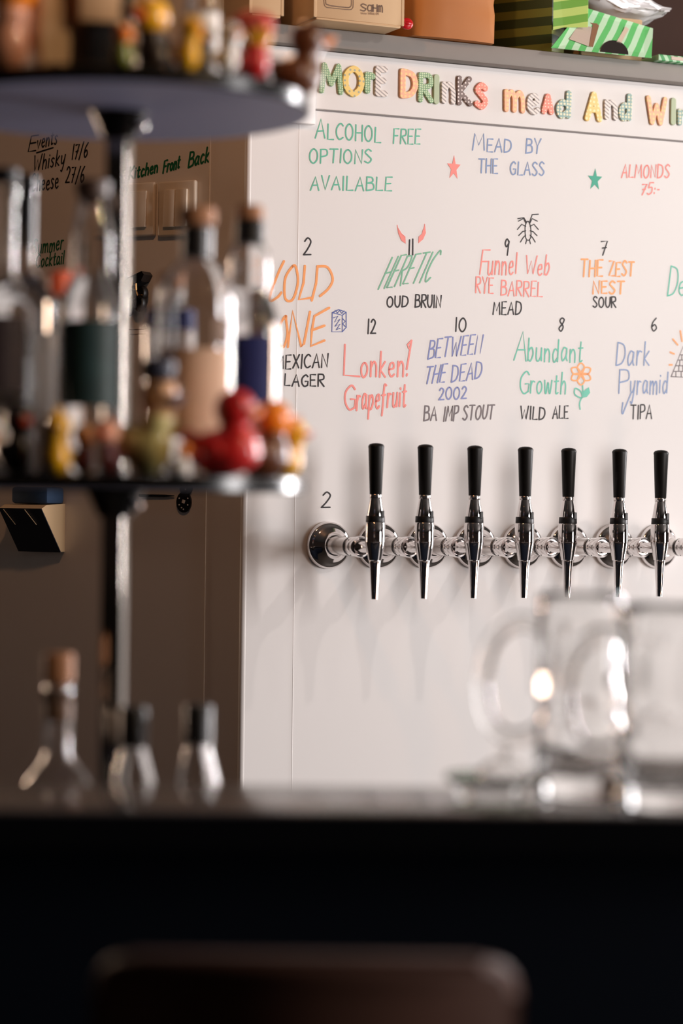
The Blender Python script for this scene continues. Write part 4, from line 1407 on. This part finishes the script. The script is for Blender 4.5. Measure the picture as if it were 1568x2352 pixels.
bottle('slim bottle with navy label and ribbed black collar in front of the white wall', 566, 2.80, 1,
       [(.034, .0008), (.0365, .006), (.0365, bz(752)), (.0350, bz(728)), (.0310, bz(700)), (.0265, bz(676)), (.0248, bz(655)), (.0242, bz(585)), (.0225, bz(562)), (.0180, bz(549)), (.0158, bz(541)), (.0150, bz(482))],
       [('ribbed_collar', M_BLACK, [q for k in range(6) for q in ((.0176, bz(546 - k * 9)), (.0168, bz(542 - k * 9)), (.0176, bz(538 - k * 9)))] + [(.0150, bz(491))]),
        ('cork', M_CORK, [(.0110, bz(492)), (.0165, bz(488)), (.0165, bz(461)), (.0140, bz(456))]),
        ('label', LB_BLUE, (.0365, bz(955), bz(762), R(-140), R(-43)))], fill=bz(655))
bottle('short clear bottle with a low brown cork behind the beige label bottle', 384, 2.87, 1, body(.031, bz(740), bz(660), .0135, bz(636), .0150),
       [('cork', M_CORK, [(.010, bz(640)), (.0135, bz(637)), (.0135, bz(606)), (.012, bz(602))]), ('label', LB_BLUE, (.031, bz(735), bz(690), F0, F1))])
LG = 'bottles on the lowest tier'
bottle('clear bottle with brown cork rising behind the bar, left of the pole', 133, 2.70, 0, body(.0425, bz(1785, 0), bz(1688, 0), .0150, bz(1540, 0), .0165),
       [('cork', M_CORK, [(.0110, bz(1545, 0)), (.0110, bz(1536, 0)), (.0172, bz(1533, 0)), (.0172, bz(1476, 0)), (.0150, bz(1470, 0))]),
        ('neck_band', LB_BROWN, [(.0156, bz(1622, 0)), (.0158, bz(1618, 0)), (.0158, bz(1560, 0)), (.0156, bz(1556, 0))])], LG)
def wine(r, rn, top):
    return [(r * .92, .0008), (r, .006), (r, bz(1850, 0)), (r * .94, bz(1815, 0)), (r * .78, bz(1775, 0)), (r * .62, bz(1730, 0)), (rn * 1.12, bz(1690, 0)), (rn, bz(1670, 0)), (rn, bz(top + 4, 0))]
for px_, Y_, lab in ((306, 2.66, 'bottle with black cap just right of the pole, behind the bar'), (455, 2.70, 'bottle with black cap furthest right on the lowest tier')):
    bottle(lab, px_, Y_, 0, wine(.034, .0140, 1582), [('cap', M_BLACK, [(.0158, bz(1672, 0)), (.0158, bz(1588, 0)), (.0140, bz(1583, 0))])], LG)
bottle('bottle with pale sleeve standing on the top tier behind the ducks', 452, 2.86, 2, body(.021, .12, .17, .012, .24, .0135),
       [('label', mat('pale_sleeve', (0.62, 0.58, 0.55), .5), (.021, .045, .115, R(-150), R(-20)))], 'bottles on the top tier')

# ---- ducks
def duck(px, py_base, Y, tier, hgt, face, colb, colh, colk, label, hat=None, group=None, wide=1.0, hs=1.0):
    """face: yaw of the beak; 0 = towards photo right, -90 = towards the camera"""
    c = at_depth(px, 1110 if tier == 1 else 190, Y)
    t = thing('rubber_duck', label, 'rubber duck', (c.x, c.y, TZ[tier] + .0004), R(face), group or ('rubber ducks on the middle tier' if tier == 1 else 'rubber ducks on the top tier'))
    S = hgt
    bm = BM()
    ellipsoid(bm, (0, 0, .27 * S), (.46 * S * wide, .36 * S * wide, .27 * S))
    ellipsoid(bm, (.20 * S * wide, 0, .34 * S), (.24 * S * wide, .27 * S * wide, .24 * S))
    ellipsoid(bm, (-.40 * S * wide, 0, .40 * S), (.20 * S * wide, .16 * S * wide, .10 * S), (0, R(35), 0))
    ellipsoid(bm, (.14 * S, 0, .52 * S), (.17 * S, .17 * S, .14 * S))
    same = colb == colh
    if same:
        ellipsoid(bm, (.15 * S, 0, .755 * S), (.245 * S * hs, .235 * S * hs, .24 * S))
    for v in bm.verts:
        if v.co.z < .035 * S:
            v.co.z = .0 + max(0, v.co.z) * .3
    remeshed(bm, 'body', colb, t, voxel=.026 * S, smooth_it=5)
    if not same:
        bm = BM(); ellipsoid(bm, (.15 * S, 0, .755 * S), (.245 * S * hs, .235 * S * hs, .24 * S), u=28, v=18)
        ellipsoid(bm, (.14 * S, 0, .60 * S), (.16 * S, .16 * S, .08 * S))
        remeshed(bm, 'head', colh, t, voxel=.026 * S, smooth_it=4)
    bm = BM()
    ellipsoid(bm, ((.15 + .25 * hs) * S, 0, .745 * S), (.13 * S, .12 * S, .032 * S), (0, R(-14), 0))
    ellipsoid(bm, ((.15 + .23 * hs) * S, 0, .700 * S), (.10 * S, .10 * S, .028 * S), (0, R(6), 0))
    remeshed(bm, 'beak', colk, t, voxel=.014 * S, smooth_it=2)
    for s in (-1, 1):
        bm = BM(); ellipsoid(bm, ((.15 + .155 * hs) * S, s * .135 * S * hs, .83 * S), (.035 * S, .035 * S, .05 * S), u=12, v=8)
        finish(bm, 'eye', M_BLACKG, t)
        bm = BM(); ellipsoid(bm, (-.06 * S, s * .33 * S * wide, .32 * S), (.24 * S * wide, .06 * S * wide, .13 * S), (0, R(14), 0))
        finish(bm, 'wing', colb, t)
    if hat == 'cap':
        bm = BM(); closed_lathe(bm, [(a_ * hs * S, b_ * S) for a_, b_ in ((.18, .93), (.20, .95), (.20, 1.0), (.23, 1.06), (.21, 1.12), (.1, 1.14))], 32, Matrix.Translation((.13 * S, 0, 0)))
        h_ = finish(bm, 'hat', mat('navy_hat', (.012, .014, .035), .6), t)
        bm = BM(); ellipsoid(bm, ((.13 + .18 * hs) * S, 0, .945 * S), (.12 * S * hs, .16 * S * hs, .018 * S), (0, R(12), 0))
        finish(bm, 'hat_peak', MATS['navy_hat'], h_)
    elif hat == 'hair':
        bm = BM()
        ellipsoid(bm, (.12 * S, 0, .93 * S), (.25 * S, .25 * S, .14 * S))
        for k in range(7):
            a = 2 * PI * k / 7
            ellipsoid(bm, (.12 * S + .2 * S * math.cos(a), .2 * S * math.sin(a), .9 * S), (.09 * S, .09 * S, .13 * S), u=12, v=8)
        remeshed(bm, 'hat', mat('red_hood', (.45, .035, .02), .6), t, voxel=.022 * S, smooth_it=3)
    elif hat == 'tuft':
        bm = BM(); ellipsoid(bm, (.12 * S, 0, 1.0 * S), (.05 * S, .05 * S, .1 * S), (0, R(-20), 0)); ellipsoid(bm, (.06 * S, 0, 1.0 * S), (.04 * S, .04 * S, .08 * S), (0, R(-45), 0))
        remeshed(bm, 'tuft', colh, t, voxel=.015 * S, smooth_it=2)
    return t
def vin(name, c, r=.35):
    return mat(name, c, r, coat=.3)
YEL = vin('duck_yellow', (.82, .42, .01)); RED = vin('duck_red', (.50, .012, .012)); BRN = vin('duck_brown', (.10, .032, .012)); DRK = vin('duck_dark', (.02, .012, .010))
ORG = vin('duck_orange', (.85, .24, .01)); TAN = vin('duck_tan', (.60, .32, .16)); GRY = vin('duck_olive_grey', (.16, .13, .08)); WHT = vin('duck_white', (.70, .66, .62))
GRN_ = vin('duck_green', (.18, .20, .03)); PUR = vin('duck_purple', (.05, .015, .03)); CRM = vin('duck_cream', (.55, .48, .20)); DRED = vin('duck_dark_red', (.10, .010, .010)); PNK = vin('duck_pink', (.70, .32, .20)); RBK = vin('duck_red_beak', (.60, .05, .01))
# middle tier, front row
duck(35, 1090, 2.64, 1, .078, -65, DRK, DRK, RBK, 'black rubber duck with red beak at far left of middle tier', hat='tuft', wide=.75)
duck(133, 1090, 2.592, 1, .066, -90, YEL, YEL, DRED, 'small yellow rubber duck with dark red beak on the middle tier', hat='tuft', wide=.65)
duck(190, 1090, 2.632, 1, .056, -70, DRED, TAN, ORG, 'dark red rubber duck with tan head beside the small yellow duck', wide=.6)
duck(252, 1090, 2.592, 1, .060, -110, DRED, PNK, RBK, 'dark red rubber duck with pink head next to capped duck', wide=.6)
duck(338, 1090, 2.612, 1, .110, -40, CRM, TAN, PUR, 'cream rubber duck wearing a navy cap on the middle tier', hat='cap', wide=.62, hs=.78)
duck(411, 1090, 2.572, 1, .034, -30, WHT, ORG, RBK, 'tiny white rubber duck with orange head left of the red duck', wide=.8)
duck(512, 1090, 2.605, 1, .094, -28, RED, RED, ORG, 'large glossy red rubber duck facing right on the middle tier')
duck(600, 1090, 2.682, 1, .086, 8, BRN, ORG, ORG, 'brown rubber duck with orange head behind the red duck', wide=.8)
duck(655, 1090, 2.735, 1, .066, -25, YEL, YEL, RBK, 'yellow rubber duck with red beak at right rim of middle tier', hat='tuft', wide=.65)
# top tier
duck(10, 180, 2.62, 2, .120, -60, PNK, ORG, RBK, 'pink bodied rubber duck cut by the left edge of the top tier', wide=.6)
duck(282, 180, 2.578, 2, .046, -80, GRN_, ORG, RBK, 'tiny green rubber duck with orange head on the top tier', wide=.7)
duck(362, 180, 2.65, 2, .090, -125, DRK, YEL, RBK, 'rubber duck with big yellow head and black body on top tier', wide=.7)
duck(428, 180, 2.590, 2, .058, -60, YEL, YEL, ORG, 'small plain yellow rubber duck on the top tier', wide=.65)
duck(474, 180, 2.635, 2, .056, -100, GRY, GRY, ORG, 'olive grey rubber duck on the top tier', wide=.6)
duck(520, 180, 2.60, 2, .054, -60, WHT, WHT, ORG, 'white rubber duck beside the olive grey one', wide=.6)
duck(580, 180, 2.635, 2, .062, -50, RED, YEL, ORG, 'rubber duck with yellow face, red hood and red body', hat='hair', wide=.75)
duck(572, 180, 2.762, 2, .092, -70, BRN, BRN, ORG, 'tall brown rubber duck with red hood behind the hooded one', hat='hair', wide=.7)
duck(680, 180, 2.745, 2, .086, 0, BRN, BRN, ORG, 'brown rubber duck with orange beak at right rim of top tier', wide=.74)
# tan bag, dark tin and carton on the top tier
c = at_depth(138, 190, 2.65)
t = thing('tan_bag', 'tan paper gift bag on the top tier left of the pole', 'bag', (c.x, c.y, TZ[2] + .0004), R(28))
soft_box('bag_body', .062, .05, .125, .004, mat('tan_paper', (.52, .33, .18), .7, bump=.2, bscale=25, vary=.15, vscale=25), t, 9, 6, .003)
c = at_depth(236, 190, 2.63)
t = thing('dark_tin', 'dark square tin in front of the pole on the top tier', 'tin', (c.x, c.y, TZ[2] + .0004), R(10))
bm = BM(); box(bm, -.017, .017, -.017, .017, 0, .052, .003, 3); finish(bm, 'tin_body', mat('dark_tin_paint', (.01, .012, .02), .4), t)
bm = BM(); box(bm, -.0175, .0175, -.0175, .0175, .050, .0565, .002, 2); finish(bm, 'tin_lid', M_BLACK, t)
t = thing('tan_carton', 'tan carton balanced on top of the dark square tin', 'carton', (c.x - .004, c.y, TZ[2] + .0575), R(10))
bm = BM(); box(bm, -.023, .021, -.018, .018, 0, .06, .0015, 2); finish(bm, 'carton_body', mat('tan_board', (.58, .36, .20), .7, vary=.1, vscale=40), t)

bpy.context.view_layer.update()
